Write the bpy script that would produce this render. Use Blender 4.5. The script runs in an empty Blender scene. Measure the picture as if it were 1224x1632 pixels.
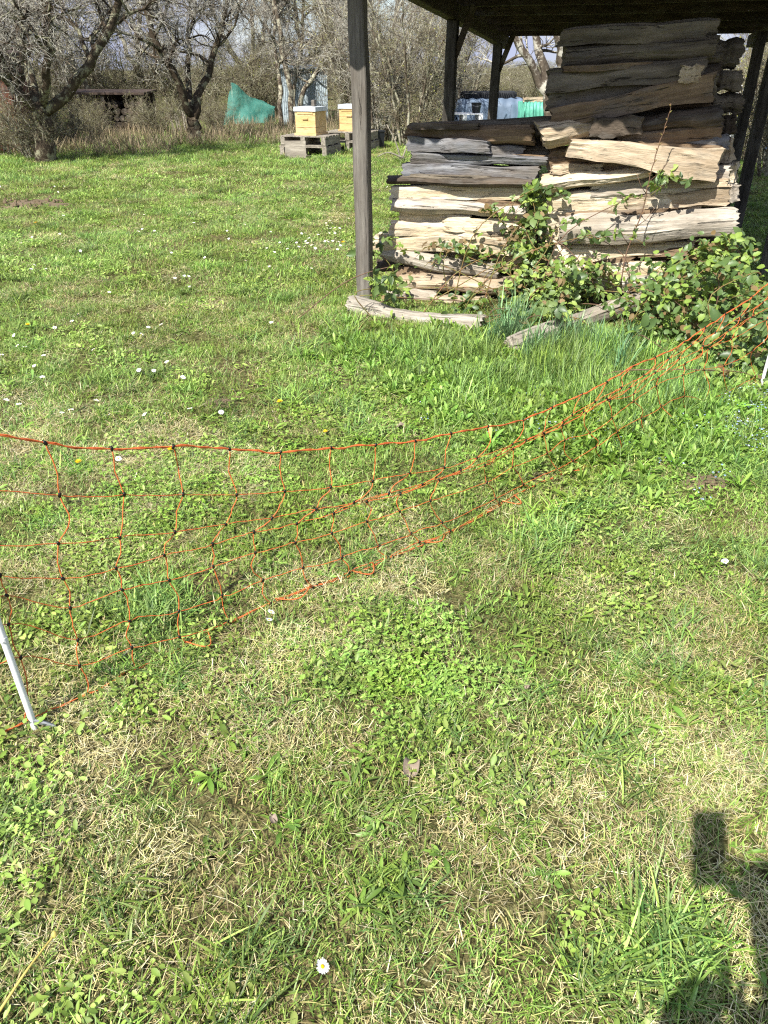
import bpy, math, random
import numpy as np
from mathutils import Matrix, Vector

# ------------------------------------------------------------------ camera, sky, sun, exposure
sc = bpy.context.scene
F, TILT, CAMH = 1200.0, math.radians(30.5), 1.5          # focal length in photo pixels, downward tilt, lens height
FW = np.array([0, math.cos(TILT), -math.sin(TILT)]); UP = np.array([0, math.sin(TILT), math.cos(TILT)]); RT = np.array([1., 0, 0])
CAM = np.array([0, 0, CAMH])
cam_d = bpy.data.cameras.new('camera'); cam = bpy.data.objects.new('camera', cam_d)
sc.collection.objects.link(cam); sc.camera = cam
cam_d.sensor_fit = 'VERTICAL'; cam_d.sensor_height = 36; cam_d.lens = F / 1632 * 36
cam_d.clip_start = 0.01; cam_d.clip_end = 2000
cam.location = CAM; cam.rotation_euler = (math.pi / 2 - TILT, 0, 0)

SUNDIR = np.array([0.380, 0.562, -0.734]); SUNDIR /= np.linalg.norm(SUNDIR)      # the way the light travels
sun_d = bpy.data.lights.new('sun', 'SUN'); sun = bpy.data.objects.new('sun', sun_d); sc.collection.objects.link(sun)
sun_d.energy = 4.6; sun_d.angle = math.radians(0.55); sun_d.color = (1.0, 0.955, 0.88)
sun.rotation_euler = Vector(SUNDIR).to_track_quat('-Z', 'Y').to_euler(); sun.location = (-4, -6, 9)
world = bpy.data.worlds.new('World'); sc.world = world; world.use_nodes = True
wn = world.node_tree.nodes; wl = world.node_tree.links
bg = wn['Background']; sky = wn.new('ShaderNodeTexSky'); sky.sky_type = 'NISHITA'; sky.sun_disc = False
sky.sun_elevation = math.asin(-SUNDIR[2]); sky.sun_rotation = math.atan2(-SUNDIR[0], -SUNDIR[1])
sky.air_density = 1.0; sky.dust_density = 1.2; sky.ozone_density = 2.0
# broken grey-violet cloud over the whole sky
wtc = wn.new('ShaderNodeTexCoord'); wmp = wn.new('ShaderNodeMapping'); wmp.inputs['Scale'].default_value = (1.6, 1.6, 5.0)
wno = wn.new('ShaderNodeTexNoise'); wno.inputs['Scale'].default_value = 1.7; wno.inputs['Detail'].default_value = 6
wrp = wn.new('ShaderNodeValToRGB'); wrp.color_ramp.elements[0].position = 0.30; wrp.color_ramp.elements[1].position = 0.56
wmx = wn.new('ShaderNodeMixRGB'); wmx.inputs['Color2'].default_value = (2.2, 2.4, 3.3, 1)
wl.new(wtc.outputs['Generated'], wmp.inputs['Vector']); wl.new(wmp.outputs[0], wno.inputs['Vector']); wl.new(wno.outputs['Fac'], wrp.inputs['Fac'])
wl.new(wrp.outputs['Color'], wmx.inputs['Fac']); wl.new(sky.outputs[0], wmx.inputs['Color1']); wl.new(wmx.outputs[0], bg.inputs['Color'])
bg.inputs['Strength'].default_value = 0.125
sc.view_settings.view_transform = 'Standard'; sc.view_settings.look = 'None'
sc.view_settings.exposure = 1.08; sc.view_settings.gamma = 1.0; sc.view_settings.use_curve_mapping = False
sc.cycles.use_denoising = False
sc.cycles.max_bounces = 4; sc.cycles.diffuse_bounces = 2; sc.cycles.glossy_bounces = 2
sc.cycles.transmission_bounces = 4; sc.cycles.transparent_max_bounces = 8
sc.cycles.sample_clamp_indirect = 4.0
sc.cycles.filter_width = 1.2; sc.cycles.debug_use_spatial_splits = True

# ------------------------------------------------------------------ helpers
rng = np.random.default_rng(7)
COL = sc.collection

def ray(x, y): return RT * (x - 612) / F + UP * (816 - y) / F + FW
def G(x, y, z=0.0):                       # where the photo's line of sight through (x, y) meets the height z
    d = ray(x, y); return CAM + d * (z - CAMH) / d[2]
def AT(x, y, dist):                       # the same at a forward distance
    d = ray(x, y); return CAM + d * dist / d[1]
def norm(v): return v / (np.linalg.norm(v, axis=-1, keepdims=True) + 1e-12)

def hx(s, a=1.0):
    s = s.lstrip('#'); c = [int(s[i:i + 2], 16) / 255 for i in (0, 2, 4)]
    return tuple([(v / 12.92 if v <= 0.04045 else ((v + 0.055) / 1.055) ** 2.4) for v in c] + [a])

def vnoise(x, y, seed=0):
    xi = np.floor(x).astype(np.int64); yi = np.floor(y).astype(np.int64); xf = x - xi; yf = y - yi
    def hsh(a, b):
        h = (a * 374761393 + b * 668265263 + seed * 974711) & 0xffffffff
        h = ((h ^ (h >> 13)) * 1274126177) & 0xffffffff
        return ((h ^ (h >> 16)) & 0xffff) / 65535.0
    u = xf * xf * (3 - 2 * xf); v = yf * yf * (3 - 2 * yf)
    return (hsh(xi, yi) * (1 - u) + hsh(xi + 1, yi) * u) * (1 - v) + (hsh(xi, yi + 1) * (1 - u) + hsh(xi + 1, yi + 1) * u) * v
def fbm(x, y, s=1.0, seed=0, o=4):
    t = 0; a = 0.5; n = 0
    for i in range(o):
        t = t + a * vnoise(x * s, y * s, seed + i * 17); n += a; a *= 0.5; s *= 2.03
    return t / n
def hgt(x, y):                            # the lie of the land
    x = np.asarray(x, float); y = np.asarray(y, float)
    return 0.035 * (fbm(x + 40, y + 40, 0.9, 3, 3) - 0.5) + 0.012 * (fbm(x + 40, y + 40, 5.0, 9, 2) - 0.5) + 0.5 * np.clip((y - 30) / 60, 0, 1) * (fbm(x + 90, y + 40, 0.03, 5, 2) - 0.3)
def GH(x, y):
    p = G(x, y); p[2] = float(hgt(p[0], p[1])); return p

def mesh(name, V, faces, mats=None, smooth=False, mi=None, sharp=None, col=None):
    """V (n,3); faces: list of (m,k) index arrays"""
    me = bpy.data.meshes.new(name)
    faces = [np.asarray(f, np.int32) for f in faces if len(f)]
    V = np.asarray(V, np.float32)
    nl = sum(f.size for f in faces); nf = sum(len(f) for f in faces)
    me.vertices.add(len(V)); me.vertices.foreach_set('co', V.ravel())
    me.loops.add(nl); me.loops.foreach_set('vertex_index', np.concatenate([f.ravel() for f in faces]))
    tot = np.concatenate([np.full(len(f), f.shape[1], np.int32) for f in faces])
    me.polygons.add(nf); me.polygons.foreach_set('loop_start', np.concatenate([[0], np.cumsum(tot)[:-1]]).astype(np.int32))
    me.polygons.foreach_set('loop_total', tot)
    for m in (mats if isinstance(mats, (list, tuple)) else [mats] if mats else []): me.materials.append(m)
    if mi is not None: me.polygons.foreach_set('material_index', np.asarray(mi, np.int32))
    me.polygons.foreach_set('use_smooth', np.full(nf, bool(smooth)))
    if col is not None:
        a = me.attributes.new('tint', 'FLOAT_COLOR', 'POINT')
        c = np.ones((len(V), 4), np.float32); c[:, :3] = col; a.data.foreach_set('color', c.ravel())
    me.update(calc_edges=True)
    if sharp is not None and smooth: me.set_sharp_from_angle(angle=math.radians(sharp))
    return me

def link(name, data, parent=None, loc=None, rot=None, mw=None):
    o = bpy.data.objects.new(name, data); COL.objects.link(o)
    if parent is not None: o.parent = parent
    if mw is not None: o.matrix_local = mw
    else:
        if loc is not None: o.location = loc
        if rot is not None: o.rotation_euler = rot
    return o
def tag(o, label=None, cat=None, group=None, kind=None):
    if label: o['label'] = label
    if cat: o['category'] = cat
    if group: o['group'] = group
    if kind: o['kind'] = kind
    return o
def thing(name, label, cat, loc=(0, 0, 0), rz=0, group=None):
    return tag(link(name, None, loc=tuple(loc), rot=(0, 0, rz)), label, cat, group)

class MB:
    """collects shapes into one mesh"""
    def __init__(s): s.V = []; s.F = {}; s.n = 0; s.M = {}
    def add(s, V, faces, m=0):
        V = np.asarray(V, float).reshape(-1, 3)
        for f in faces:
            f = np.asarray(f, np.int64)
            if f.size: s.F.setdefault(f.shape[1], []).append(f + s.n); s.M.setdefault(f.shape[1], []).append(np.full(len(f), m))
        s.V.append(V); s.n += len(V); return s
    def box(s, c, size, R=None, m=0, taper=1.0):
        x, y, z = np.array(size) / 2
        V = np.array([[-x, -y, -z], [x, -y, -z], [x, y, -z], [-x, y, -z], [-x * taper, -y * taper, z], [x * taper, -y * taper, z], [x * taper, y * taper, z], [-x * taper, y * taper, z]])
        if R is not None: V = V @ np.asarray(R).T
        return s.add(V + np.array(c), [[[0, 3, 2, 1], [4, 5, 6, 7], [0, 1, 5, 4], [1, 2, 6, 5], [2, 3, 7, 6], [3, 0, 4, 7]]], m)
    def beam(s, a, b, w, h, m=0, roll=0, bev=0.12, jit=0.0, seed=0, K=2):
        """a squared timber from a to b with chamfered edges, K+1 rings"""
        r_ = np.random.default_rng(seed)
        a = np.array(a, float); b = np.array(b, float); ax = norm(b - a)
        ref = np.array([0, 0, 1.]) if abs(ax[2]) < 0.9 else np.array([0, 1., 0])
        side = norm(np.cross(ref, ax)); u = np.cross(ax, side)
        cs, sn = math.cos(roll), math.sin(roll); side, u = side * cs + u * sn, u * cs - side * sn
        e = bev
        prof = np.array([[-.5 + e * .5, -.5], [.5 - e * .5, -.5], [.5, -.5 + e * .5], [.5, .5 - e * .5], [.5 - e * .5, .5], [-.5 + e * .5, .5], [-.5, .5 - e * .5], [-.5, -.5 + e * .5]])
        rings = []
        for k in range(K + 1):
            j = r_.normal(0, 1, 2) * jit if 0 < k < K else np.zeros(2)
            c = a + (b - a) * k / K + side * j[0] + u * j[1]
            q = prof * (1 + r_.normal(0, jit * 2, (8, 1)))
            rings.append(c + side * (q[:, :1] * w) + u * (q[:, 1:] * h))
        V = np.concatenate(rings); f = []
        for k in range(K):
            for i in range(8): f.append([k * 8 + i, k * 8 + (i + 1) % 8, k * 8 + 8 + (i + 1) % 8, k * 8 + 8 + i])
        return s.add(V, [f, [list(range(7, -1, -1)), list(range(K * 8, K * 8 + 8))]], m)
    def tubes(s, P, R, sides=6, m=0, cap=True):
        V, q, c = tubes(P, R, sides)
        return s.add(V, [q] + ([c] if cap else []), m)
    def tube(s, pts, r, sides=8, m=0):
        P = np.array(pts, float)[None]; R = np.broadcast_to(np.asarray(r, float), (P.shape[1],))[None]
        return s.tubes(P, R, sides, m)
    def data(s, name, mats, smooth=False, sharp=None):
        fs = []; mi = []
        for k in s.F: fs.append(np.concatenate(s.F[k])); mi.append(np.concatenate(s.M[k]))
        return mesh(name, np.concatenate(s.V), fs, mats, smooth, np.concatenate(mi), sharp)
    def obj(s, name, mats, parent=None, smooth=False, sharp=None, **kw):
        return link(name, s.data(name, mats, smooth, sharp), parent, **kw)

def tubes(P, R, S=3):
    """P (N,K,3), R (N,K) -> verts, quads, end caps"""
    N, K, _ = P.shape
    T = np.empty_like(P); T[:, 1:-1] = P[:, 2:] - P[:, :-2] if K > 2 else T[:, 1:-1]
    T[:, 0] = P[:, 1] - P[:, 0]; T[:, -1] = P[:, -1] - P[:, -2]; T = norm(T)
    mean = norm(P[:, -1] - P[:, 0] + 1e-9)
    ref = np.where(np.abs(mean[:, 2:3]) < 0.85, np.array([[0, 0, 1.]]), np.array([[1., 0, 0]]))[:, None, :]
    A = norm(np.cross(T, np.broadcast_to(ref, T.shape))); B = np.cross(T, A)
    th = np.arange(S) * 2 * np.pi / S
    V = P[:, :, None, :] + R[:, :, None, None] * (A[:, :, None, :] * np.cos(th)[None, None, :, None] + B[:, :, None, :] * np.sin(th)[None, None, :, None])
    base = (np.arange(N) * K * S)[:, None, None]
    k = (np.arange(K - 1) * S)[None, :, None]; i = np.arange(S)[None, None, :]; j = (i + 1) % S
    q = np.stack([base + k + i, base + k + j, base + k + S + j, base + k + S + i], -1).reshape(-1, 4)
    c = np.concatenate([(np.arange(N) * K * S)[:, None] + np.arange(S)[None, ::-1], (np.arange(N) * K * S)[:, None] + (K - 1) * S + np.arange(S)[None, :]])
    return V.reshape(-1, 3), q, c

def spline(pts, n):
    """n points on a Catmull-Rom curve through pts"""
    p = np.array(pts, float); p = np.vstack([2 * p[0] - p[1], p, 2 * p[-1] - p[-2]])
    m = len(p) - 3; t = np.linspace(0, m - 1e-9, n); i = t.astype(int); f = (t - i)[:, None]
    a, b, c, d = p[i], p[i + 1], p[i + 2], p[i + 3]
    return 0.5 * (2 * b + (c - a) * f + (2 * a - 5 * b + 4 * c - d) * f ** 2 + (3 * b - a - 3 * c + d) * f ** 3)

# ------------------------------------------------------------------ materials
class NT:
    def __init__(s, name):
        s.m = bpy.data.materials.new(name); s.m.use_nodes = True; s.t = s.m.node_tree; s.p = s.t.nodes['Principled BSDF']; s.o = s.t.nodes['Material Output']
        s.p.inputs['Roughness'].default_value = 0.8; s.p.inputs['Specular IOR Level'].default_value = 0.25
    def n(s, typ, out=0, _p=None, **kw):
        nd = s.t.nodes.new('ShaderNode' + typ)
        for k, v in (_p or {}).items(): setattr(nd, k, v)
        for k, v in kw.items():
            key = int(k[1:]) if k[0] == 'i' and k[1:].isdigit() else k.replace('_', ' ')
            if hasattr(v, 'is_output'): s.t.links.new(v, nd.inputs[key])
            else: nd.inputs[key].default_value = v
        return nd.outputs[out]
    def ramp(s, fac, stops):
        nd = s.t.nodes.new('ShaderNodeValToRGB'); cr = nd.color_ramp
        while len(cr.elements) < len(stops): cr.elements.new(0.5)
        for e, (p, c) in zip(cr.elements, stops): e.position = p; e.color = hx(c) if isinstance(c, str) else (c if len(c) == 4 else (*c, 1))
        s.t.links.new(fac, nd.inputs[0]); return nd.outputs[0]
    def mix(s, fac, a, b, mode='MIX'):
        nd = s.t.nodes.new('ShaderNodeMixRGB'); nd.blend_type = mode
        for i, v in enumerate((fac, a, b)):
            if hasattr(v, 'is_output'): s.t.links.new(v, nd.inputs[i])
            else: nd.inputs[i].default_value = hx(v) if isinstance(v, str) else v
        return nd.outputs[0]
    def math(s, op, a, b=0.0):
        nd = s.t.nodes.new('ShaderNodeMath'); nd.operation = op
        for i, v in enumerate((a, b)):
            if hasattr(v, 'is_output'): s.t.links.new(v, nd.inputs[i])
            else: nd.inputs[i].default_value = v
        return nd.outputs[0]
    def coords(s, kind='Object', scale=(1, 1, 1), rnd=True):
        c = s.n('TexCoord', {'Generated': 0, 'Object': 3}[kind]) if kind != 'World' else s.n('NewGeometry', 0)
        if rnd:
            r = s.n('ObjectInfo', 5); v = s.n('CombineXYZ', 0, i0=s.math('MULTIPLY', r, 37.0), i1=s.math('MULTIPLY', r, 91.0), i2=s.math('MULTIPLY', r, 53.0))
            a = s.t.nodes.new('ShaderNodeVectorMath'); a.operation = 'ADD'; s.t.links.new(c, a.inputs[0]); s.t.links.new(v, a.inputs[1]); c = a.outputs[0]
        return s.n('Mapping', 0, Vector=c, Scale=scale)
    def noise(s, vec, scale, detail=4, rough=0.6, dist=0.0): return s.n('TexNoise', 0, Vector=vec, Scale=scale, Detail=detail, Roughness=rough, Distortion=dist)
    def bump(s, h, strength=0.3, dist=0.01):
        s.t.links.new(s.n('Bump', 0, Height=h, Strength=strength, Distance=dist), s.p.inputs['Normal'])
    def base(s, c):
        if hasattr(c, 'is_output'): s.t.links.new(c, s.p.inputs['Base Color'])
        else: s.p.inputs['Base Color'].default_value = hx(c) if isinstance(c, str) else c
        return s
    def translucent(s, col, fac):
        tr = s.n('BsdfTranslucent', 0, Color=col); mx = s.t.nodes.new('ShaderNodeMixShader'); mx.inputs[0].default_value = fac
        s.t.links.new(s.p.outputs[0], mx.inputs[1]); s.t.links.new(tr, mx.inputs[2]); s.t.links.new(mx.outputs[0], s.o.inputs['Surface'])

def wood(name, tones, crack=0.5, rough=0.85, grain=26, patch=None, stain=0.55):
    w = NT(name)
    v = w.coords('Object', (1.0, grain * .55, grain * .55)); g = w.noise(v, 1.6, 6, 0.65, 0.3)
    c = w.ramp(g, [(0.28, tones[0]), (0.46, tones[1]), (0.60, tones[2]), (0.78, tones[3])])
    big = w.noise(w.coords('Object', (2.2, 5, 5)), 1.3, 3)
    c = w.mix(w.ramp(big, [(0.40, (0, 0, 0)), (0.68, (1, 1, 1))]), c, w.mix(0.62, c, patch or tones[0]))
    v2 = w.coords('Object', (0.9, 17, 17)); cr = w.noise(v2, 2.1, 5, 0.7, 0.6)
    k = w.ramp(cr, [(0.325, (1, 1, 1)), (0.40, (0, 0, 0))])
    c = w.mix(w.math('MULTIPLY', k, crack), c, '#231c14')
    blot = w.noise(w.coords('Object', (3.5, 9, 9)), 1.0, 5, 0.7)
    c = w.mix(w.ramp(blot, [(0.50, (0, 0, 0)), (0.62, (stain,) * 3)]), c, w.mix(0.5, tones[0], '#8b8880'))
    fine = w.noise(w.coords('Object', (8, 120, 120)), 1.5, 3)
    c = w.mix(0.35, c, w.ramp(fine, [(0.3, (0.25, 0.25, 0.25)), (0.7, (1, 1, 1))]), 'MULTIPLY')
    w.base(c); w.p.inputs['Roughness'].default_value = rough
    h = w.math('ADD', w.math('MULTIPLY', g, 0.7), w.math('ADD', w.math('MULTIPLY', fine, 0.35), w.math('MULTIPLY', k, -0.8)))
    w.bump(h, 0.9, 0.014); return w.m

M = {}
M['log_cream'] = wood('log_cream', ['#b6a384', '#d2c3a6', '#dfd5be', '#e9e2d2'], 0.4, patch='#b8a07a')
M['log_pale'] = wood('log_pale', ['#8f8677', '#b3aa9b', '#c8c0b2', '#d8d2c6'], 0.65, patch='#877a69')
M['log_grey'] = wood('log_grey', ['#4d4d4e', '#74757a', '#8b8d91', '#a2a2a2'], 0.7, patch='#6f6250')
M['log_tan'] = wood('log_tan', ['#8c7c66', '#b4a288', '#cabaa0', '#dacfb8'], 0.6, patch='#86735c')
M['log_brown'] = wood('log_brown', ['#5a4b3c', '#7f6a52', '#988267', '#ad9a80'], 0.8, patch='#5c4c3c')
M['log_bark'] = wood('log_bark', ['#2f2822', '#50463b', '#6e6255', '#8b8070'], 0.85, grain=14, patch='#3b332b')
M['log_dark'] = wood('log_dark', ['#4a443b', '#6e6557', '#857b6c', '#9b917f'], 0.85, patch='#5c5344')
M['post_grey'] = wood('post_grey', ['#48443f', '#6a655e', '#827d74', '#979288'], 0.8, patch='#5e574e')
M['post_dark'] = wood('post_dark', ['#2a2723', '#403c36', '#524d46', '#645e55'], 0.6)  # darkened copy of the post wood: the posts' shaded side put into the colour
M['beam_dark'] = wood('beam_dark', ['#332d26', '#4d4439', '#62574a', '#7a6d5d'], 0.5)
M['pallet_wood'] = wood('pallet_wood', ['#746d61', '#968e80', '#aca596', '#beb7aa'], 0.6)
M['beam_weathered'] = wood('beam_weathered', ['#7f776b', '#a29a8c', '#b6afa2', '#c8c2b6'], 0.7, patch='#877b6b')
M['plank_red'] = wood('plank_red', ['#4a2a20', '#6d4032', '#80503f', '#94634f'], 0.5)
M['hive_wood'] = wood('hive_wood', ['#d2ae74', '#dcbb84', '#e3c692', '#e8cfa0'], 0.0, patch='#cfa86c', grain=8, stain=0.15)

def simple(name, c, rough=0.6, var=0.25, scale=12, metal=0.0, bump=0.0, spec=0.3, alt=None):
    w = NT(name); n = w.noise(w.coords('Object'), scale, 5)
    a = hx(c) if isinstance(c, str) else c
    lo = tuple([v * (1 - var) for v in a[:3]] + [1]) if alt is None else hx(alt); hi = tuple([min(1, v * (1 + var * .7)) for v in a[:3]] + [1]) if alt is None else a
    w.base(w.ramp(n, [(0.3, lo), (0.7, hi)])); w.p.inputs['Roughness'].default_value = rough; w.p.inputs['Metallic'].default_value = metal
    w.p.inputs['Specular IOR Level'].default_value = spec
    if bump: w.bump(n, bump, 0.01)
    return w.m
M['rope'] = simple('rope', '#d8743e', 0.6, 0.4, 90, bump=0.3, alt='#b0552c')
M['knot'] = simple('knot', '#15120f', 0.4)
M['white_plastic'] = simple('white_plastic', '#e2e4e6', 0.35, 0.1, 30, spec=0.5)
M['steel'] = simple('steel', '#9a9c9e', 0.35, 0.2, 60, metal=0.8)
M['roof_sheet'] = simple('roof_sheet', '#6a655e', 0.9, 0.35, 8, bump=0.2)
M['hive_lid'] = simple('hive_lid', '#b9bfc2', 0.55, 0.18, 12)
M['tyre'] = simple('tyre', '#2b2d30', 0.75, 0.3, 40)
M['bucket'] = simple('bucket', '#232629', 0.5, 0.2, 10)
M['tarp_blue'] = simple('tarp_blue', '#5f6f82', 0.6, 0.35, 3, bump=0.5, spec=0.3)
M['tarp_green'] = simple('tarp_green', '#58a08a', 0.5, 0.25, 4, bump=0.2)
M['tarp_white'] = simple('tarp_white', '#e6e8ea', 0.5, 0.1, 4)
M['metal_pale'] = simple('metal_pale', '#a3b0b6', 0.5, 0.15, 5, spec=0.4)
M['rust'] = simple('rust', '#443831', 0.85, 0.4, 9)
M['soil'] = simple('soil', '#6a5c48', 0.95, 0.4, 60, bump=0.6)
M['petal'] = simple('petal', '#f2f2ee', 0.6, 0.05, 30)
M['pollen'] = simple('pollen', '#e3b40e', 0.7, 0.2, 300)
M['dandelion'] = simple('dandelion', '#efc60c', 0.6, 0.2, 200)
M['stem_green'] = simple('stem_green', '#6f8f3a', 0.6, 0.2, 30)
M['stem_straw'] = simple('stem_straw', '#b9a85a', 0.6, 0.25, 40)
M['dead_leaf'] = simple('dead_leaf', '#86786a', 0.8, 0.35, 50, bump=0.3)
M['cane'] = simple('cane', '#7d4a3a', 0.6, 0.4, 30, alt='#6b7a3c')
M['twig_dead'] = simple('twig_dead', '#6b5443', 0.8, 0.35, 40)

def bark(name, dark, mid, lichen, amount):
    w = NT(name); c = w.coords('Object', rnd=True)
    n = w.noise(c, 9, 6, 0.7); l = w.noise(c, 4.5, 5, 0.75)
    col = w.ramp(n, [(0.3, dark), (0.65, mid)])
    col = w.mix(w.ramp(l, [(0.62 - amount, (0, 0, 0)), (0.70 - amount, (1, 1, 1))]), col, lichen)
    w.base(col); w.p.inputs['Roughness'].default_value = 0.95; w.p.inputs['Specular IOR Level'].default_value = 0.1; w.bump(n, 0.6, 0.02); return w.m
M['bark_dark'] = bark('bark_dark', '#2a241d', '#544a3d', '#88876f', 0.10)
M['bark_grey'] = bark('bark_grey', '#40382f', '#7a6f60', '#a8a590', 0.14)
M['bark_lichen'] = bark('bark_lichen', '#3a332b', '#675e52', '#a8a598', 0.12)
M['twig_grey'] = bark('twig_grey', '#5a534b', '#8f887e', '#bab8ab', 0.15)
M['twig_brown'] = bark('twig_brown', '#544c3d', '#837a64', '#a5a488', 0.12)

def leafmat(name, tones, transl=0.3, rough=0.5):
    w = NT(name); r = w.n('ObjectInfo', 5); n = w.noise(w.coords('Object', rnd=True), 20, 3)
    f = w.math('ADD', w.math('MULTIPLY', r, 0.75), w.math('MULTIPLY', n, 0.25))
    c = w.ramp(f, [(0.1, tones[0]), (0.45, tones[1]), (0.85, tones[2])]); w.base(c)
    w.p.inputs['Roughness'].default_value = rough; w.p.inputs['Specular IOR Level'].default_value = 0.4
    w.translucent(w.mix(0.5, c, '#c8d84a'), transl); return w.m
M['leaf_young'] = leafmat('leaf_young', ['#647f36', '#809a46', '#a0b45e'])
M['leaf_old'] = leafmat('leaf_old', ['#3d5030', '#526a3a', '#6d7f4a'], 0.15, 0.42)
M['leaf_rust'] = leafmat('leaf_rust', ['#5c4a34', '#75603f', '#8c7856'], 0.2, 0.7)
M['bud'] = leafmat('bud', ['#a39f8a', '#bdb9a6', '#d2cfc0'], 0.2, 0.7)
M['leaf_olive'] = leafmat('leaf_olive', ['#6d7436', '#8d9440', '#a5a652'], 0.3, 0.6)

def grassmat(name, transl=0.3, rough=0.5, spec=0.35, pn=0.5, ptone=('#c9b98d', '#ffffff')):
    """colour comes from the blades' own tint, varied by blade clump and by patch of the field"""
    w = NT(name); a = w.n('Attribute', 0, _p={'attribute_name': 'tint'})
    r = w.n('ObjectInfo', 5)
    pos = w.coords('World', rnd=False)
    n = w.noise(pos, 0.9, 4, 0.6); n2 = w.noise(pos, 5.0, 3)
    c = w.mix(pn, a, w.ramp(n, [(0.35, ptone[0]), (0.62, ptone[1])]), 'MULTIPLY')
    hs = w.n('HueSaturation', 0, Hue=w.math('ADD', 0.488, w.math('MULTIPLY', r, 0.024)), Saturation=w.math('ADD', 0.88, w.math('MULTIPLY', n2, 0.3)), Value=w.math('ADD', 0.72, w.math('MULTIPLY', r, 0.5)), Color=c)
    w.base(hs); w.p.inputs['Roughness'].default_value = rough; w.p.inputs['Specular IOR Level'].default_value = spec
    if transl: w.translucent(hs, transl)
    return w.m
M['grass'] = grassmat('grass_blade', 0.32)
M['straw'] = grassmat('straw_blade', 0.15, 0.75, 0.2, 0.3, ('#bfae92', '#ffffff'))
M['weed'] = grassmat('weed_leaf', 0.3, 0.48, 0.4)

gm = NT('ground_soil')
gp = gm.coords('World', rnd=False)
g1 = gm.noise(gp, 0.55, 5, 0.6); g2 = gm.noise(gp, 30, 5, 0.7); g3 = gm.noise(gp, 140, 3)
gc = gm.ramp(g2, [(0.32, '#3c3222'), (0.50, '#75664a'), (0.66, '#a69870')])
gg = gm.ramp(g2, [(0.32, '#2f3519'), (0.52, '#62683a'), (0.68, '#8f9458')])
gc = gm.mix(gm.ramp(g1, [(0.36, (0.15, 0.15, 0.15)), (0.58, (0.85, 0.85, 0.85))]), gc, gg)
gm.base(gm.mix(0.8, gc, gm.ramp(g3, [(0.36, (0.25, 0.25, 0.25)), (0.60, (1, 1, 1))]), 'MULTIPLY')); gm.p.inputs['Roughness'].default_value = 1.0; gm.p.inputs['Specular IOR Level'].default_value = 0.05
gm.bump(g2, 0.8, 0.03)

# ------------------------------------------------------------------ ground
def axis(lo, mid0, mid1, hi, fine, n_out):
    a = mid0 - np.geomspace(fine, mid0 - lo, n_out)[::-1]; b = mid1 + np.geomspace(fine, hi - mid1, n_out)
    return np.concatenate([a, np.arange(mid0, mid1, fine), b])
gx = axis(-400, -7, 7, 400, 0.12, 26); gy = axis(-120, -1, 13, 700, 0.12, 30)
X, Yg = np.meshgrid(gx, gy); Vg = np.stack([X, Yg, hgt(X, Yg)], -1).reshape(-1, 3)
nx, ny = len(gx), len(gy); ii = (np.arange(ny - 1)[:, None] * nx + np.arange(nx - 1)[None]).reshape(-1)
tag(link('ground', mesh('ground', Vg, [np.stack([ii, ii + 1, ii + nx + 1, ii + nx], -1)], gm.m, True)), 'mown meadow ground under the grass', None, kind='structure')

# ------------------------------------------------------------------ shed
PHI = math.radians(15.0)
AX = np.array([math.sin(PHI), math.cos(PHI), 0]); BX = np.array([math.cos(PHI), -math.sin(PHI), 0])
P1 = G(583, 480)
def SH(s, w, z=0.0): return P1 + AX * s + BX * w + np.array([0, 0, z])       # shed space: s back, w to the right
def plane_hit(x, y, off):                 # line of sight meets the upright plane that lies off metres behind the front posts
    d = ray(x, y); q = SH(off, 0); t = np.dot(q - CAM, AX) / np.dot(d, AX); return CAM + d * t
ROOF_Z0, ROOF_SLOPE, S0, S1 = 1.985, -0.035, -0.62, 7.3
def rz(s): return ROOF_Z0 + ROOF_SLOPE * s
shed = thing('open_shed', 'open timber shelter with dark beams and corrugated roof over the firewood', 'shed', P1)
def sh_part(mb, name, mat, smooth=False, sharp=None, label=None):
    o = mb.obj(name, mat, shed, smooth, sharp); o.matrix_local = Matrix.Translation(-Vector(P1))
    if label: o['label'] = label
    return o
for k, (s, w, sz, lean) in enumerate([(0, 0, 0.108, -0.03), (2.95, 0.0, 0.11, 0.03), (6.05, 0.03, 0.12, 0.02), (0.0, 3.45, 0.12, 0), (1.62, 3.02, 0.12, 0), (3.75, 3.03, 0.115, 0), (4.55, 2.99, 0.11, 0), (6.1, 3.2, 0.12, 0)]):
    b = SH(s, w); t = SH(s, w + lean, rz(s) + 0.01)
    # built lying along x so that the grain runs with the timber
    L = np.linalg.norm(t - b) + 0.06; mb = MB(); mb.beam((-L / 2, 0, 0), (L / 2, 0, 0), sz * .95, sz, bev=0.14, jit=0.003, seed=k, K=7)
    o = mb.obj('post', M['post_grey' if k in (0, 4) else 'post_dark'], shed)
    zax = norm(t - b); xax = BX - zax * np.dot(BX, zax); xax = norm(xax); yax = np.cross(zax, xax)
    m4 = Matrix.Identity(4)
    for r in range(3): m4[r][0], m4[r][1], m4[r][2], m4[r][3] = zax[r], xax[r], yax[r], ((b + t) / 2 - P1 - np.array([0, 0, 0.03]))[r]
    o.matrix_local = m4
for w_ in (0.0, 3.2):                                       # top plates on the posts, running back
    mb = MB(); mb.beam(SH(S0 + .1, w_, rz(S0) + 0.08), SH(S1 - .1, w_ + (0.02 if w_ == 0 else 0.05), rz(S1) + 0.08), 0.10, 0.14, bev=0.1, jit=0.004, K=8)
    sh_part(mb, 'top_plate', M['beam_dark'])
for k, s in enumerate(np.arange(S0 + 0.15, S1, 0.95)):      # purlins across
    mb = MB(); mb.beam(SH(s, -0.28, rz(s) + 0.20), SH(s + .01, 3.75, rz(s) + 0.215), 0.07, 0.10, bev=0.1, jit=0.003, seed=k, K=6)
    sh_part(mb, 'purlin', M['beam_dark'])
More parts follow.
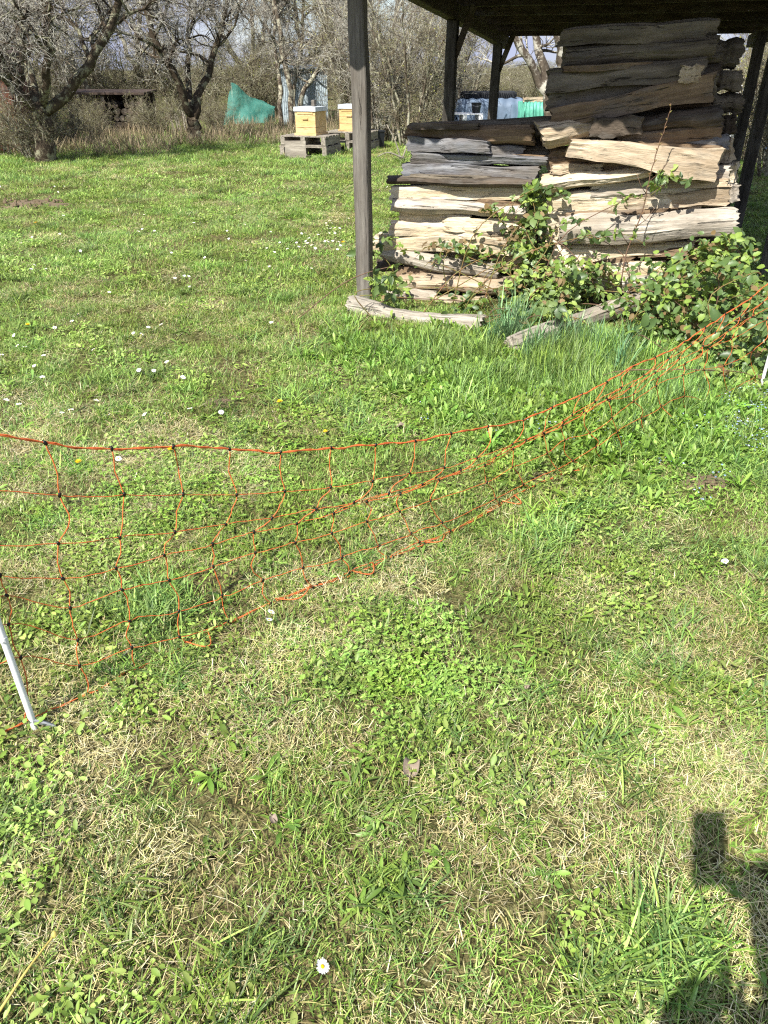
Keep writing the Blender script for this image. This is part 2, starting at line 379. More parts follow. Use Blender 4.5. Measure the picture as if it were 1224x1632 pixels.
for k, (s, w) in enumerate([(2.95, 0.0), (6.05, 0.03)]):  # short braces beside the second and third posts
    mb = MB(); mb.beam(SH(s, w + .05, rz(s) - .30), SH(s, w + .22, rz(s) + 0.13), 0.06, 0.07, seed=k); sh_part(mb, 'brace', M['beam_dark'])
def corrugated(length, width, n, amp, thick):
    u = np.linspace(-width / 2, width / 2, n * 8 + 1); z = amp * np.cos(u / width * n * 2 * np.pi)
    V = []; 
    for yy in (0, length):
        V += [[a, yy, b] for a, b in zip(u, z)]; V += [[a, yy, b + thick] for a, b in zip(u, z)]
    m = len(u); i = np.arange(m - 1)
    f = [np.stack([i, i + 1, i + 1 + 2 * m, i + 2 * m], -1), np.stack([i + m, i + 3 * m, i + 1 + 3 * m, i + 1 + m], -1), np.stack([i, i + m, i + 1 + m, i + 1], -1), np.stack([i + 2 * m, i + 1 + 2 * m, i + 1 + 3 * m, i + 3 * m], -1)]
    return np.array(V, float), np.concatenate(f)
for k in range(5):
    for j in range(3):
        L = (S1 - S0 + .3) / 3 + .12; V, f = corrugated(L, 0.93, 6, 0.022, 0.007)
        s = S0 - .12 + j * (L - .12); w = -0.32 + 0.87 * k + .45
        a = norm(np.array([AX[0], AX[1], ROOF_SLOPE])); n_ = np.cross(BX, a)
        o0 = SH(s, w, rz(s) + 0.285 - 0.012 * j + 0.009 * (k % 2))
        V = o0 + V[:, :1] * BX + V[:, 1:2] * a + V[:, 2:] * n_
        mb = MB().add(V, [f]); sh_part(mb, 'roof_sheet', M['roof_sheet'], True, 50)

# ------------------------------------------------------------------ firewood
def make_log(name, A, B, hA, hB, dep, mat, seed, shape='split', bend=0.0, knob=0.02):
    r = np.random.default_rng(seed); A = np.array(A, float); B = np.array(B, float)
    L = np.linalg.norm(B - A); xa = norm(B - A); za = np.array([0, 0, 1.]) - xa * xa[2]; za = norm(za); ya = np.cross(za, xa)
    if shape == 'split':
        poly = np.array([[-.5, -.45], [-.5, .30], [-.30, .5], [.42, .38], [.5, -.1], [.1, -.5]]) + r.uniform(-.09, .09, (6, 2))
    elif shape == 'plate':
        poly = np.array([[-.5, -.5], [-.5, .48], [-.1, .5], [.5, .40], [.5, -.42], [0, -.5]]) + r.uniform(-.05, .05, (6, 2))
    else:
        th = np.linspace(0, 2 * np.pi, 13)[:-1]; poly = np.stack([-.5 * np.cos(th), .5 * np.sin(th)], 1) * (1 + r.uniform(-.10, .10, (12, 1)))
    poly[:, 1] -= (poly[:, 1].max() + poly[:, 1].min()) / 2; poly[:, 1] /= np.ptp(poly[:, 1])
    Mn, K = 44, 34; seg = len(poly); t = np.linspace(0, seg, Mn, endpoint=False); i = t.astype(int); f = (t - i)[:, None]
    cs = poly[i] * (1 - f) + poly[(i + 1) % seg] * f
    cs = cs * .9 + .05 * (np.roll(cs, 1, 0) + np.roll(cs, -1, 0))
    u = np.linspace(0, 1, K); ph = r.uniform(0, 6.28, 8)
    h = hA * (1 - u) + hB * u
    wob = 1 + .05 * np.sin(u * 7 + ph[0]) + .035 * np.sin(u * 15 + ph[1]) + .02 * np.sin(u * 31 + ph[6])
    cz = bend * (4 * u * (1 - u)) + .05 * h.mean() * np.sin(u * 9 + ph[2]); cy = .02 * np.sin(u * 5 + ph[3])
    fib = r.normal(0, 1, (Mn,)); fib2 = r.normal(0, 1, (Mn,)); low = np.sin(u * 6 + ph[4])
    fib3 = np.repeat(r.normal(0, 1, (K // 4 + 1, Mn)), 4, 0)[:K]; fib3 = (fib3 + np.roll(fib3, 1, 0) + np.roll(fib3, 2, 0)) / 2.2        # splintered ridges that start and stop
    rough = 1 + knob * .8 * (fib[None, :] + fib2[None, :] * low[:, None]) + knob * .7 * fib3 + knob * .35 * r.normal(0, 1, (K, Mn))
    kx, kt = r.uniform(.15, .85), r.integers(0, Mn)       # one swelling where a branch was
    du = (u - kx) / .05; dt = ((np.arange(Mn) - kt + Mn / 2) % Mn - Mn / 2) / 2.2
    rough += .12 * np.exp(-(du[:, None] ** 2 + dt[None] ** 2))
    endsl = r.normal(0, .06, (2, 2))
    V = np.zeros((K, Mn, 3)); s = (h * wob)[:, None] * rough
    V[:, :, 1] = cs[None, :, 0] * (dep * wob[:, None]) * rough + cy[:, None]; V[:, :, 2] = cs[None, :, 1] * s + cz[:, None]
    x = (u - .5) * L
    ramp_ = np.clip(1 - u / .12, 0, 1)[:, None], np.clip((u - .88) / .12, 0, 1)[:, None]
    V[:, :, 0] = x[:, None] + ramp_[0] * (V[:, :, 1] * endsl[0, 0] * 2 + V[:, :, 2] * endsl[0, 1] * 2) + ramp_[1] * (V[:, :, 1] * endsl[1, 0] * 2 + V[:, :, 2] * endsl[1, 1] * 2)
    V[0, :, 0] += r.normal(0, .009, Mn); V[-1, :, 0] += r.normal(0, .009, Mn)
    c0 = V[0].mean(0); c1 = V[-1].mean(0); W = np.concatenate([V.reshape(-1, 3), c0[None], c1[None]])
    k = (np.arange(K - 1) * Mn)[:, None]; a = np.arange(Mn)[None]; b = (a + 1) % Mn
    q = np.stack([k + a, k + Mn + a, k + Mn + b, k + b], -1).reshape(-1, 4)
    a = np.arange(Mn); b = (a + 1) % Mn
    T = np.concatenate([np.stack([np.full(Mn, K * Mn), a, b], -1), np.stack([np.full(Mn, K * Mn + 1), (K - 1) * Mn + b, (K - 1) * Mn + a], -1)])
    me = mesh(name, W, [q, T], mat, True, sharp=42)
    m4 = Matrix.Identity(4); c = (A + B) / 2
    for rr in range(3): m4[rr][0], m4[rr][1], m4[rr][2], m4[rr][3] = xa[rr], ya[rr], za[rr], c[rr]
    o = link(name, me); o.matrix_world = m4; return o

LEFT_OFF, RIGHT_OFF = 0.34, 0.36
n_log = 0
def log_px(xl, yl0, yl1, xr, yr0, yr1, mat, label, off, dep=0.19, shape='split', group='logs of the left firewood stack', bend=0.0, name='firewood_log', grow=1.10, offr=None, knob=0.02):
    global n_log; n_log += 1
    a0, a1 = plane_hit(xl, yl0, off), plane_hit(xl, yl1, off); b0, b1 = plane_hit(xr, yr0, off if offr is None else offr), plane_hit(xr, yr1, off if offr is None else offr)
    A = (a0 + a1) / 2 + AX * dep / 2; B = (b0 + b1) / 2 + AX * dep / 2
    o = make_log(name, A, B, abs(a0[2] - a1[2]) * grow, abs(b0[2] - b1[2]) * grow, dep, M[mat], 100 + n_log, shape, bend, knob)
    return tag(o, label, 'log', group)
LO = LEFT_OFF
left_logs = [
 (662, 197, 208, 876, 187, 204, 'log_dark', 'shadowed dark log on top at the rear of the left stack', LO + .24, .2, 'round'),
 (645, 199, 225, 848, 202, 235, 'log_brown', 'brown cracked log, top front log of the left stack', LO, .22, 'round'),
 (650, 219, 241, 780, 225, 243, 'log_grey', 'short blue-grey split log under the brown top log, left stack', LO - .02, .17, 'plate'),
 (768, 231, 248, 833, 233, 250, 'log_grey', 'short grey split end right of the blue-grey log, left stack', LO + .05, .15, 'plate'),
 (800, 233, 252, 873, 236, 256, 'log_dark', 'dark log end beside the gap, upper right of the left stack', LO + .14, .16, 'split'),
 (652, 242, 264, 874, 251, 263, 'log_grey', 'long thin grey log tapering right below the blue-grey log, left stack', LO, .18, 'split'),
 (640, 262, 281, 856, 267, 290, 'log_grey', 'silver-grey log resting on the dark barked pole, left stack', LO, .2, 'plate'),
 (614, 283, 295, 846, 285, 301, 'log_bark', 'dark barked pole jutting out furthest at left of the left stack', LO - .05, .15, 'round'),
 (624, 297, 317, 836, 299, 319, 'log_cream', 'whitish cream split log right under the dark barked pole', LO, .19, 'plate'),
 (621, 316, 338, 832, 330, 351, 'log_pale', 'weathered pale round log sloping right, middle of the left stack', LO - .05, .19, 'round'),
 (638, 334, 355, 745, 342, 358, 'log_cream', 'short cream wedge under the weathered pale round log, left stack', LO + .03, .16, 'split'),
 (700, 348, 368, 828, 350, 372, 'log_cream', 'cream log with wavy upper edge at right of the left stack middle', LO, .17, 'split'),
 (626, 354, 374, 760, 358, 380, 'log_cream', 'pale yellow split log below the short cream wedge, left stack', LO - .02, .18, 'split'),
 (628, 366, 384, 818, 370, 386, 'log_tan', 'tan shaded log beneath the pale yellow split log, left stack', LO, .2, 'split'),
 (598, 375, 398, 850, 380, 408, 'log_cream', 'broad cream log with grey left end, left stack below the middle', LO - .03, .2, 'plate'),
 (607, 395, 420, 792, 427, 451, 'log_pale', 'grey-white log sloping down to the right behind bramble, left stack', LO - .08, .2, 'round'),
 (640, 405, 428, 850, 408, 432, 'log_tan', 'tan log half hidden by dead leaves, lower left stack', LO + .04, .2, 'split'),
 (598, 416, 433, 634, 422, 438, 'log_bark', 'small dark log end poking out low at left of the left stack', LO - .06, .14, 'round'),
 (634, 438, 463, 818, 450, 476, 'log_tan', 'reddish tan log low in the left stack above the ground logs', LO - .12, .2, 'round'),
 (609, 458, 478, 690, 470, 490, 'log_pale', 'short grey-white log at the foot of the left stack', LO - .22, .18, 'round'),
 (690, 474, 500, 772, 478, 503, 'log_tan', 'short tan log behind the front ground beam, left stack', LO - .24, .18, 'split'),
]
left_logs += [
 (815, 198, 222, 882, 196, 220, 'log_dark', 'dark log end in the gap at the top between both stacks', LO + .18, .18, 'round'),
 (812, 222, 246, 884, 220, 244, 'log_bark', 'dark barked log end lower in the gap between both stacks', LO + .2, .18, 'round'),
 (655, 196, 206, 760, 197, 207, 'log_bark', 'thin bark strip lying on the brown top log, left stack', LO - .04, .08, 'plate'),
 (770, 246, 256, 868, 248, 257, 'log_brown', 'thin brown stick in the gap right of the blue-grey log', LO + .04, .12, 'split'),
 (642, 277, 287, 780, 281, 290, 'log_dark', 'thin dark stick between silver-grey log and barked pole', LO - .01, .12, 'split'),
 (745, 316, 328, 838, 318, 332, 'log_brown', 'thin brown stick right of the whitish cream log', LO + .03, .14, 'split'),
 (730, 372, 384, 846, 384, 396, 'log_tan', 'thin tan splinter low at right of the left stack', LO - .01, .12, 'split'),
 (632, 426, 440, 740, 432, 446, 'log_brown', 'thin brown log above the reddish tan log, left stack', LO - .04, .14, 'split'),
]
for row in left_logs: log_px(*row)
RO = RIGHT_OFF
right_logs = [
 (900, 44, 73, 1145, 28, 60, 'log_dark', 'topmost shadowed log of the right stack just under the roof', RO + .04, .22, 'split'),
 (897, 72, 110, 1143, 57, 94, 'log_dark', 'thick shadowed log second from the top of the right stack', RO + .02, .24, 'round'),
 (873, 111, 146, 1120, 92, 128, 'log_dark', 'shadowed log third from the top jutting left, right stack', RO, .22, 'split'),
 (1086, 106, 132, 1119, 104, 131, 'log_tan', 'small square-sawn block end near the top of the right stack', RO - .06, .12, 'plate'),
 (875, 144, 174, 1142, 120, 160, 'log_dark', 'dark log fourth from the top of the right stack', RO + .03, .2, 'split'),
 (878, 176, 202, 1136, 117, 157, 'log_brown', 'long broad log tilted steeply up to the right, right stack', RO - .05, .18, 'plate'),
 (860, 195, 237, 1000, 186, 214, 'log_tan', 'tan log with rounded grey end jutting left of the right stack', RO - .09, .2, 'round'),
 (943, 190, 219, 1023, 186, 214, 'log_bark', 'rectangular grey bark slab on the front of the right stack', RO - .11, .08, 'plate'),
 (1015, 187, 214, 1152, 168, 205, 'log_bark', 'rough barked log right of the bark slab, right stack', RO - .04, .2, 'round'),
 (985, 208, 234, 1152, 198, 228, 'log_brown', 'brown log in shade beneath the rough barked log, right stack', RO, .2, 'split'),
 (1050, 222, 246, 1158, 214, 238, 'log_grey', 'grey log end below the brown shaded log, right stack', RO - .01, .2, 'split'),
 (875, 236, 262, 1010, 226, 252, 'log_brown', 'brown log behind the left end of the diagonal tan log', RO + .06, .2, 'split'),
 (905, 222, 247, 1149, 243, 289, 'log_tan', 'big diagonal tan log sloping down to the right, right stack', RO - .13, .2, 'plate'),
 (873, 248, 280, 1010, 252, 280, 'log_brown', 'shaded brown log under the diagonal tan log at left', RO + .03, .2, 'split'),
 (864, 280, 311, 1038, 266, 284, 'log_cream', 'rough-ended cream log tapering right below the diagonal log', RO - .08, .2, 'round'),
 (940, 292, 314, 1165, 268, 300, 'log_pale', 'pale split log with splintered right end, right stack', RO - .02, .22, 'split'),
 (872, 310, 346, 1120, 302, 336, 'log_cream', 'broad cream log behind the hanging bramble sprays, right stack', RO, .22, 'plate'),
 (1000, 312, 340, 1156, 298, 332, 'log_tan', 'tan log shadowed by bramble leaves, right stack right half', RO - .03, .2, 'split'),
 (871, 344, 384, 1080, 336, 366, 'log_cream', 'cream squared log whose left end shows beside the grey round log', RO - .01, .22, 'plate'),
 (890, 352, 394, 1173, 336, 380, 'log_pale', 'large grey-white round log lying furthest forward in the right stack', RO - .16, .2, 'round'),
 (884, 392, 420, 1105, 386, 405, 'log_cream', 'cream log directly under the large grey-white round log', RO - .06, .2, 'split'),
 (886, 412, 428, 1010, 408, 424, 'log_brown', 'thin brown log low in the right stack above the leaves', RO - .05, .2, 'split'),
 (893, 426, 452, 1060, 420, 446, 'log_cream', 'white split log half covered by bramble, foot of right stack', RO - .14, .2, 'split'),
 (950, 446, 470, 1120, 440, 464, 'log_pale', 'lowest pale log of the right stack amid bramble leaves', RO - .22, .2, 'split'),
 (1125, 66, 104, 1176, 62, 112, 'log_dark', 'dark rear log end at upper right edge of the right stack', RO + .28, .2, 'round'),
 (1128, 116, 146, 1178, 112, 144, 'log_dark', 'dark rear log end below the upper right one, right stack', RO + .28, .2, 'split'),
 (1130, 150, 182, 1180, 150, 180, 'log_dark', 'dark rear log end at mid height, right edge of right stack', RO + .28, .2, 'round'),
 (1132, 186, 220, 1172, 184, 216, 'log_bark', 'barked rear log end beside the grey log, right stack edge', RO + .24, .2, 'split'),
 (1130, 226, 262, 1168, 222, 258, 'log_tan', 'tan rear log end level with the diagonal log, right stack edge', RO + .18, .2, 'plate'),
 (1130, 268, 296, 1176, 262, 290, 'log_cream', 'sunlit cream rear log end below the diagonal log, right edge', RO + .12, .2, 'plate'),
 (1130, 298, 330, 1176, 292, 322, 'log_pale', 'pale rear log end above the grey-white round log, right edge', RO + .14, .2, 'split'),
]
right_logs += [
 (896, 106, 116, 1040, 98, 108, 'log_brown', 'thin shadowed slat under the thick second log, right stack', RO - .01, .12, 'plate'),
 (890, 170, 180, 1010, 158, 170, 'log_grey', 'thin grey slat above the long tilted log, right stack', RO - .02, .1, 'plate'),
 (1020, 226, 238, 1150, 232, 245, 'log_brown', 'thin brown splinter above the diagonal tan log', RO - .04, .1, 'split'),
 (880, 262, 276, 960, 262, 274, 'log_tan', 'short tan splinter under the left end of the diagonal log', RO - .02, .12, 'split'),
 (1040, 288, 300, 1160, 286, 298, 'log_tan', 'thin tan stick under the right end of the diagonal log', RO - .05, .12, 'split'),
 (900, 340, 352, 1090, 332, 344, 'log_brown', 'thin brown stick resting on the large grey-white round log', RO - .06, .1, 'split'),
 (1020, 400, 412, 1140, 392, 404, 'log_brown', 'thin brown stick right of the cream log, lower right stack', RO - .06, .12, 'split'),
]
for row in right_logs: log_px(*row[:11], group='logs of the right firewood stack')
# rows behind the fronts, seen through the gaps and over the top of the left stack
def proj(p):
    d = np.asarray(p) - CAM; w_ = d @ FW; return 612 + F * (d @ RT) / w_, 816 - F * (d @ UP) / w_
def w_at(x, off, z): return float(np.dot(plane_hit(x, proj(SH(off, 1.5, z))[1], off) - P1, BX))
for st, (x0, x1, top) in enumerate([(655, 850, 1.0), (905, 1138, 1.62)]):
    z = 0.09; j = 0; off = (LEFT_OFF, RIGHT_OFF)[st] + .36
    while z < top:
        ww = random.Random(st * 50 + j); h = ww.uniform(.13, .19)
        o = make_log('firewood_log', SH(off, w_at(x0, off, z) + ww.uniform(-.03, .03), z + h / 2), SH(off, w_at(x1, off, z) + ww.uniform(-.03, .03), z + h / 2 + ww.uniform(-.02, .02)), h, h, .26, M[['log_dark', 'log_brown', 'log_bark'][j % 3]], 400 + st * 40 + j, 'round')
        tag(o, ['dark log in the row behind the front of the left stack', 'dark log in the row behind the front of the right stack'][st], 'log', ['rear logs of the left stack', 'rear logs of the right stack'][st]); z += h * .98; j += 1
# two ground beams
A, B = GH(560, 494), GH(768, 527); A[2] += .045; B[2] += .05
tag(make_log('ground_beam', A, B, .10, .10, .13, M['beam_weathered'], 900, 'split', bend=-.03, knob=.03), 'weathered grey-white beam on the grass at the foot of the front post', 'beam')
A, B = GH(815, 562), GH(1015, 498); A[2] += .055; B[2] += .09
tag(make_log('ground_beam', A, B, .11, .12, .13, M['beam_weathered'], 901, 'round', knob=.03), 'grey timber lying diagonally in tall grass before the right stack', 'beam')

# ------------------------------------------------------------------ bare trees and shrubs
def grow(P, R, n, lr, K, spread, wander, up, tr, rr, r, ends=0.35, taper=0.6):
    N, KP, _ = P.shape; idx = np.repeat(np.arange(N), n); m = len(idx)
    t = r.uniform(tr[0], tr[1], m) * (KP - 1); i = np.minimum(t.astype(int), KP - 2); f = (t - i)[:, None]
    p = P[idx, i] * (1 - f) + P[idx, i + 1] * f; tan = norm(P[idx, i + 1] - P[idx, i])
    rad = (R[idx, i] * (1 - f[:, 0]) + R[idx, i + 1] * f[:, 0])
    d = norm(tan * (1 - spread) + norm(r.normal(0, 1, (m, 3))) * spread + np.array([0, 0, up]))
    L = r.uniform(lr[0], lr[1], m) * (1 - .35 * r.random(m)); st = (L / (K - 1))[:, None]
    out = np.empty((m, K, 3)); out[:, 0] = p
    for k in range(1, K):
        d = norm(d + r.normal(0, wander, (m, 3)) + np.array([0, 0, up * .25])); out[:, k] = out[:, k - 1] + d * st
    r0 = np.minimum(rad * taper, rr[1]); r0 = np.maximum(r0, rr[0]); RR = r0[:, None] * np.linspace(1, ends, K)[None]
    return out, RR
def tree_meshes(name, trunks, radii, seed, spec, barkm, twigm, leaf=None, sides=7, bole=0):
    """trunks: list of polylines (metres, base at origin); spec: rows for grow()"""
    r = np.random.default_rng(seed); K0 = 12
    P = np.stack([spline(t, K0) + np.concatenate([np.zeros((1, 3)), r.normal(0, .025, (K0 - 1, 3))]) for t in trunks]); R = np.stack([np.interp(np.linspace(0, 1, K0), np.linspace(0, 1, len(q)), q) * (1 + r.normal(0, .05, K0)) for q in radii])
    wood_mb = MB(); wood_mb.tubes(P, R, sides + 3)
    lv = (P[bole:], R[bole:]); tw = MB(); levels = [lv]; ends = None
    for li, (n, lr, K, spread, wander, up, tr, rr, part) in enumerate(spec):
        lv = grow(lv[0], lv[1], n, lr, K, spread, wander, up, tr, rr, r)
        (wood_mb if part == 'w' else tw).tubes(lv[0], lv[1], 5 if part == 'w' else 3, cap=False); ends = lv
    tr_me = wood_mb.data(name + '_trunk', barkm, True); tw_me = tw.data(name + '_crown', twigm, True)
    lf = None
    if leaf:
        cnt, size, lm = leaf; E, K = ends[0], ends[0].shape[1]
        ix = r.integers(0, len(E), cnt); kk = r.integers(1, K, cnt); c = E[ix, kk] + r.normal(0, .01, (cnt, 3))
        a = norm(r.normal(0, 1, (cnt, 3)) + [0, 0, .6]); b = norm(np.cross(a, r.normal(0, 1, (cnt, 3)))); s = size * r.uniform(.6, 1.3, (cnt, 1)); a = np.cross(b, a)
        V = np.stack([c, c + a * s * .35 + b * s * .5, c + b * s, c - a * s * .35 + b * s * .5], 1).reshape(-1, 3)
        q = np.arange(cnt * 4).reshape(-1, 4); lf = mesh(name + '_leaf', V, [q], lm)
    return tr_me, tw_me, lf
def plant(name, meshes, loc, rz_, s, label, cat='tree', group=None, parts=('trunk', 'crown', 'leaves')):
    o = thing(name, label, cat, loc, rz_, group); o.scale = (s, s, s)
    link(parts[0], meshes[0], o); link(parts[1], meshes[1], o)
    if meshes[2]: tag(link('leaf_cover', meshes[2], o), kind='stuff')
    return o
orchard = lambda n1=7: [(n1, (1.0, 2.0), 9, .55, .20, .06, (.35, 1), (.02, .06), 'w'), (9, (.6, 1.3), 7, .6, .28, .03, (.2, 1), (.008, .022), 'w'),
                        (8, (.3, .75), 6, .65, .34, .02, (.15, 1), (.004, .009), 't'), (5, (.08, .28), 4, .75, .35, .05, (.1, 1), (.0026, .005), 't')]
def wpix(base, x, y, dy=0.0):             # a point of a tree seen at photo pixel (x, y), dy metres behind the tree's foot
    return AT(x, y, base[1] + dy) - base
# tree A: old fruit tree at far left, limbs as in the photograph
bA = GH(72, 258)
tA = [[(0, 0, -.1), wpix(bA, 70, 205), wpix(bA, 66, 170)],
      [wpix(bA, 66, 180), wpix(bA, 100, 155, .1), wpix(bA, 135, 112, .2), wpix(bA, 160, 75, .3), wpix(bA, 180, 30, .4), wpix(bA, 200, -40, .5), wpix(bA, 215, -120, .6)],
      [wpix(bA, 66, 180), wpix(bA, 45, 165, -.2), wpix(bA, 15, 135, -.3), wpix(bA, -20, 95, -.5), wpix(bA, -70, 20, -.8)],
      [wpix(bA, 68, 175), wpix(bA, 76, 120, -.2), wpix(bA, 80, 70, -.3), wpix(bA, 74, 20, -.3), wpix(bA, 60, -60, -.4)],
      [wpix(bA, 60, 178), wpix(bA, 46, 120, .5), wpix(bA, 34, 60, .8), wpix(bA, 30, 0, .9), wpix(bA, 20, -80, 1.0)]]
rA = [[.21, .16, .14], [.115, .10, .09, .08, .07, .055, .03], [.09, .08, .07, .055, .03], [.075, .07, .06, .05, .03], [.095, .08, .07, .055, .03]]
plant('fruit_tree', tree_meshes('fruit_tree', tA, rA, 11, orchard(7), M['bark_dark'], M['twig_grey'], bole=1), bA, 0, 1, 'old fruit tree with dark forking limbs at the far left')
bB = GH(309, 226)
tB = [[(0, 0, -.1), wpix(bB, 310, 205), wpix(bB, 306, 185)],
      [wpix(bB, 308, 190), wpix(bB, 290, 150, -.2), wpix(bB, 270, 105, -.4), wpix(bB, 245, 60, -.5), wpix(bB, 225, 0, -.6), wpix(bB, 215, -60, -.6)],
      [wpix(bB, 309, 190), wpix(bB, 318, 150, .2), wpix(bB, 335, 110, .4), wpix(bB, 350, 50, .6), wpix(bB, 365, -20, .7), wpix(bB, 372, -80, .7)],
      [wpix(bB, 306, 186), wpix(bB, 300, 130, .5), wpix(bB, 300, 70, .8), wpix(bB, 310, 0, 1.0), wpix(bB, 312, -70, 1.1)]]
rB = [[.17, .14, .13], [.10, .09, .08, .07, .05, .03], [.10, .09, .075, .06, .045, .03], [.08, .07, .055, .04, .025]]
mB = tree_meshes('pear_tree', tB, rB, 12, orchard(9), M['bark_dark'], M['twig_grey'], leaf=(3600, .022, M['bud']), bole=1)
plant('fruit_tree', mB, bB, 0, 1, 'bare fruit tree with a V-shaped trunk left of the green netting')
bC = GH(463, 205)
tC = [[(0, 0, -.1), wpix(bC, 462, 150), wpix(bC, 452, 90), wpix(bC, 440, 20), wpix(bC, 430, -60)],
      [(.25, .1, -.1), wpix(bC, 478, 160, .1), wpix(bC, 500, 120, .2), wpix(bC, 530, 75, .3), wpix(bC, 545, 10, .4)],
      [(-.3, .2, -.1), wpix(bC, 446, 150, .2), wpix(bC, 440, 80, .3), wpix(bC, 436, 0, .4), wpix(bC, 436, -60, .4)],
      [(.1, .3, -.1), wpix(bC, 470, 140, .4), wpix(bC, 480, 70, .5), wpix(bC, 486, 0, .5), wpix(bC, 490, -60, .5)]]
rC = [[.09, .08, .07, .05, .03], [.08, .07, .06, .05, .03], [.07, .06, .05, .045, .03], [.06, .05, .045, .04, .03]]
plant('fruit_tree', tree_meshes('stem_tree', tC, rC, 13, orchard(7), M['bark_grey'], M['twig_grey']), bC, 0, 1, 'slender bare tree of several stems right behind the beehives')
# tree D: lichen-covered leaning trunks behind the shed
bD = AT(880, 182, 15.0); bD[2] = 0
tD = [[(0.05, 0, -.1), wpix(bD, 880, 178), wpix(bD, 866, 140), wpix(bD, 848, 105), wpix(bD, 828, 72), wpix(bD, 800, 20), wpix(bD, 780, -40)],
      [wpix(bD, 872, 150), wpix(bD, 866, 118, .1), wpix(bD, 858, 80, .2), wpix(bD, 850, 40, .2), wpix(bD, 842, -30, .3)]]
rD = [[.10, .09, .075, .07, .06, .05, .04], [.06, .075, .075, .06, .05]]
plant('lichen_tree', tree_meshes('lichen_tree', tD, rD, 14, [(4, (.5, 1.2), 8, .6, .25, .1, (.35, 1), (.01, .03), 'w'), (6, (.3, .7), 6, .6, .3, .05, (.2, 1), (.004, .009), 't'), (4, (.1, .3), 4, .7, .3, .05, (.1, 1), (.003, .005), 't')], M['bark_lichen'], M['twig_grey']), bD, 0, 1, 'pale lichen-covered forked trunk seen under the shed roof')
bE = AT(893, 180, 14.2); bE[2] = 0
tE = [[(0, 0, -.1), wpix(bE, 894, 140), wpix(bE, 892, 90), wpix(bE, 889, 40), wpix(bE, 886, -40)]]
plant('lichen_tree', tree_meshes('lichen_stem', tE, [[.085, .08, .075, .07, .06]], 15, [(5, (.4, .9), 7, .6, .25, .1, (.4, 1), (.008, .02), 'w'), (6, (.2, .5), 5, .6, .3, .05, (.2, 1), (.004, .008), 't')], M['bark_lichen'], M['twig_grey']), bE, 0, 1, 'single straight pale trunk touching the left edge of the right stack')
# copies of two generic trees and three shrubs fill the row
gT = tree_meshes('orchard_tree', [[(0, 0, -.1), (.05, 0, .7), (-.1, .1, 1.3)], [(-.1, .1, 1.2), (-.6, .2, 2.0), (-1.0, .1, 3.0), (-1.2, 0, 4.0)], [(-.1, .1, 1.2), (.4, -.2, 2.0), (.9, -.2, 3.0), (1.1, 0, 4.2)], [(-.1, .1, 1.1), (0, .5, 2.2), (.1, .6, 3.4), (0, .6, 4.4)]],
                 [[.15, .12, .11], [.09, .07, .05, .03], [.09, .07, .05, .03], [.08, .06, .045, .03]], 21, orchard(9), M['bark_grey'], M['twig_grey'], leaf=(4200, .024, M['bud']), bole=1)
shrub_spec = [(9, (.6, 1.4), 7, .55, .25, .1, (.1, 1), (.006, .014), 'w'), (9, (.3, .8), 6, .6, .32, .06, (.1, 1), (.004, .008), 't'), (6, (.1, .35), 4, .7, .35, .06, (.1, 1), (.003, .005), 't')]
def stems(r, n, h, sp):
    out = []; rad = []
    for k in range(n):
        a = r.uniform(0, 6.28); q = r.uniform(.05, .3); d = np.array([math.cos(a), math.sin(a), 0])
        hh = h * r.uniform(.7, 1.1); out.append([d * q + [0, 0, -.1], d * (q + sp * .25) + [0, 0, hh * .35], d * (q + sp * .6) + [0, 0, hh * .7], d * (q + sp) + [0, 0, hh]]); rad.append([.035, .028, .02, .01])
    return out, rad
rs = np.random.default_rng(5); shr = []
for k, (n, h, sp, leaf, tm) in enumerate([(12, 3.0, .9, None, 'twig_grey'), (12, 3.2, 1.1, (900, .035, M['leaf_olive']), 'twig_brown'), (10, 1.5, .9, (1400, .03, M['leaf_olive']), 'twig_brown'), (11, 3.4, .7, (2600, .04, M['leaf_olive']), 'twig_brown')]):
    o_, r_ = stems(rs, n, h, sp); shr.append(tree_meshes('thicket%d' % k, o_, r_, 30 + k, shrub_spec, M['bark_grey'], M[tm], leaf))
def at_ground(x, dist):
    X_ = (x - 612) / F * (dist * math.cos(TILT) + CAMH * math.sin(TILT)); return np.array([X_, dist, float(hgt(X_, dist))])
for (x, d, rz_, s, label) in [(150, 25.5, 1.0, 1.0, 'bare tree behind the low dark log shelter'), (235, 30, 2.2, 1.15, 'bare tree in the gap between the two left fruit trees'), (480, 31, 3.3, 1.15, 'tall bare tree far behind the pale metal hut'), (60, 29, 4.6, 1.1, 'bare tree far behind the old fruit tree'), (395, 29, 4.0, 1.1, 'bare tree standing behind the green netting'),
                          (545, 25, 5.2, 1.0, 'bare tree behind the front shed post and beehives'), (640, 27, .4, 1.05, 'bare tree behind the thicket right of the front post'), (-90, 20, 3.0, 1.1, 'bare tree at the left edge behind the reddish shed'), (1235, 20, 2.0, 1.0, 'bare tree at the right edge beyond the shed')]:
    plant('fruit_tree', gT, at_ground(x, d), rz_, s, label)
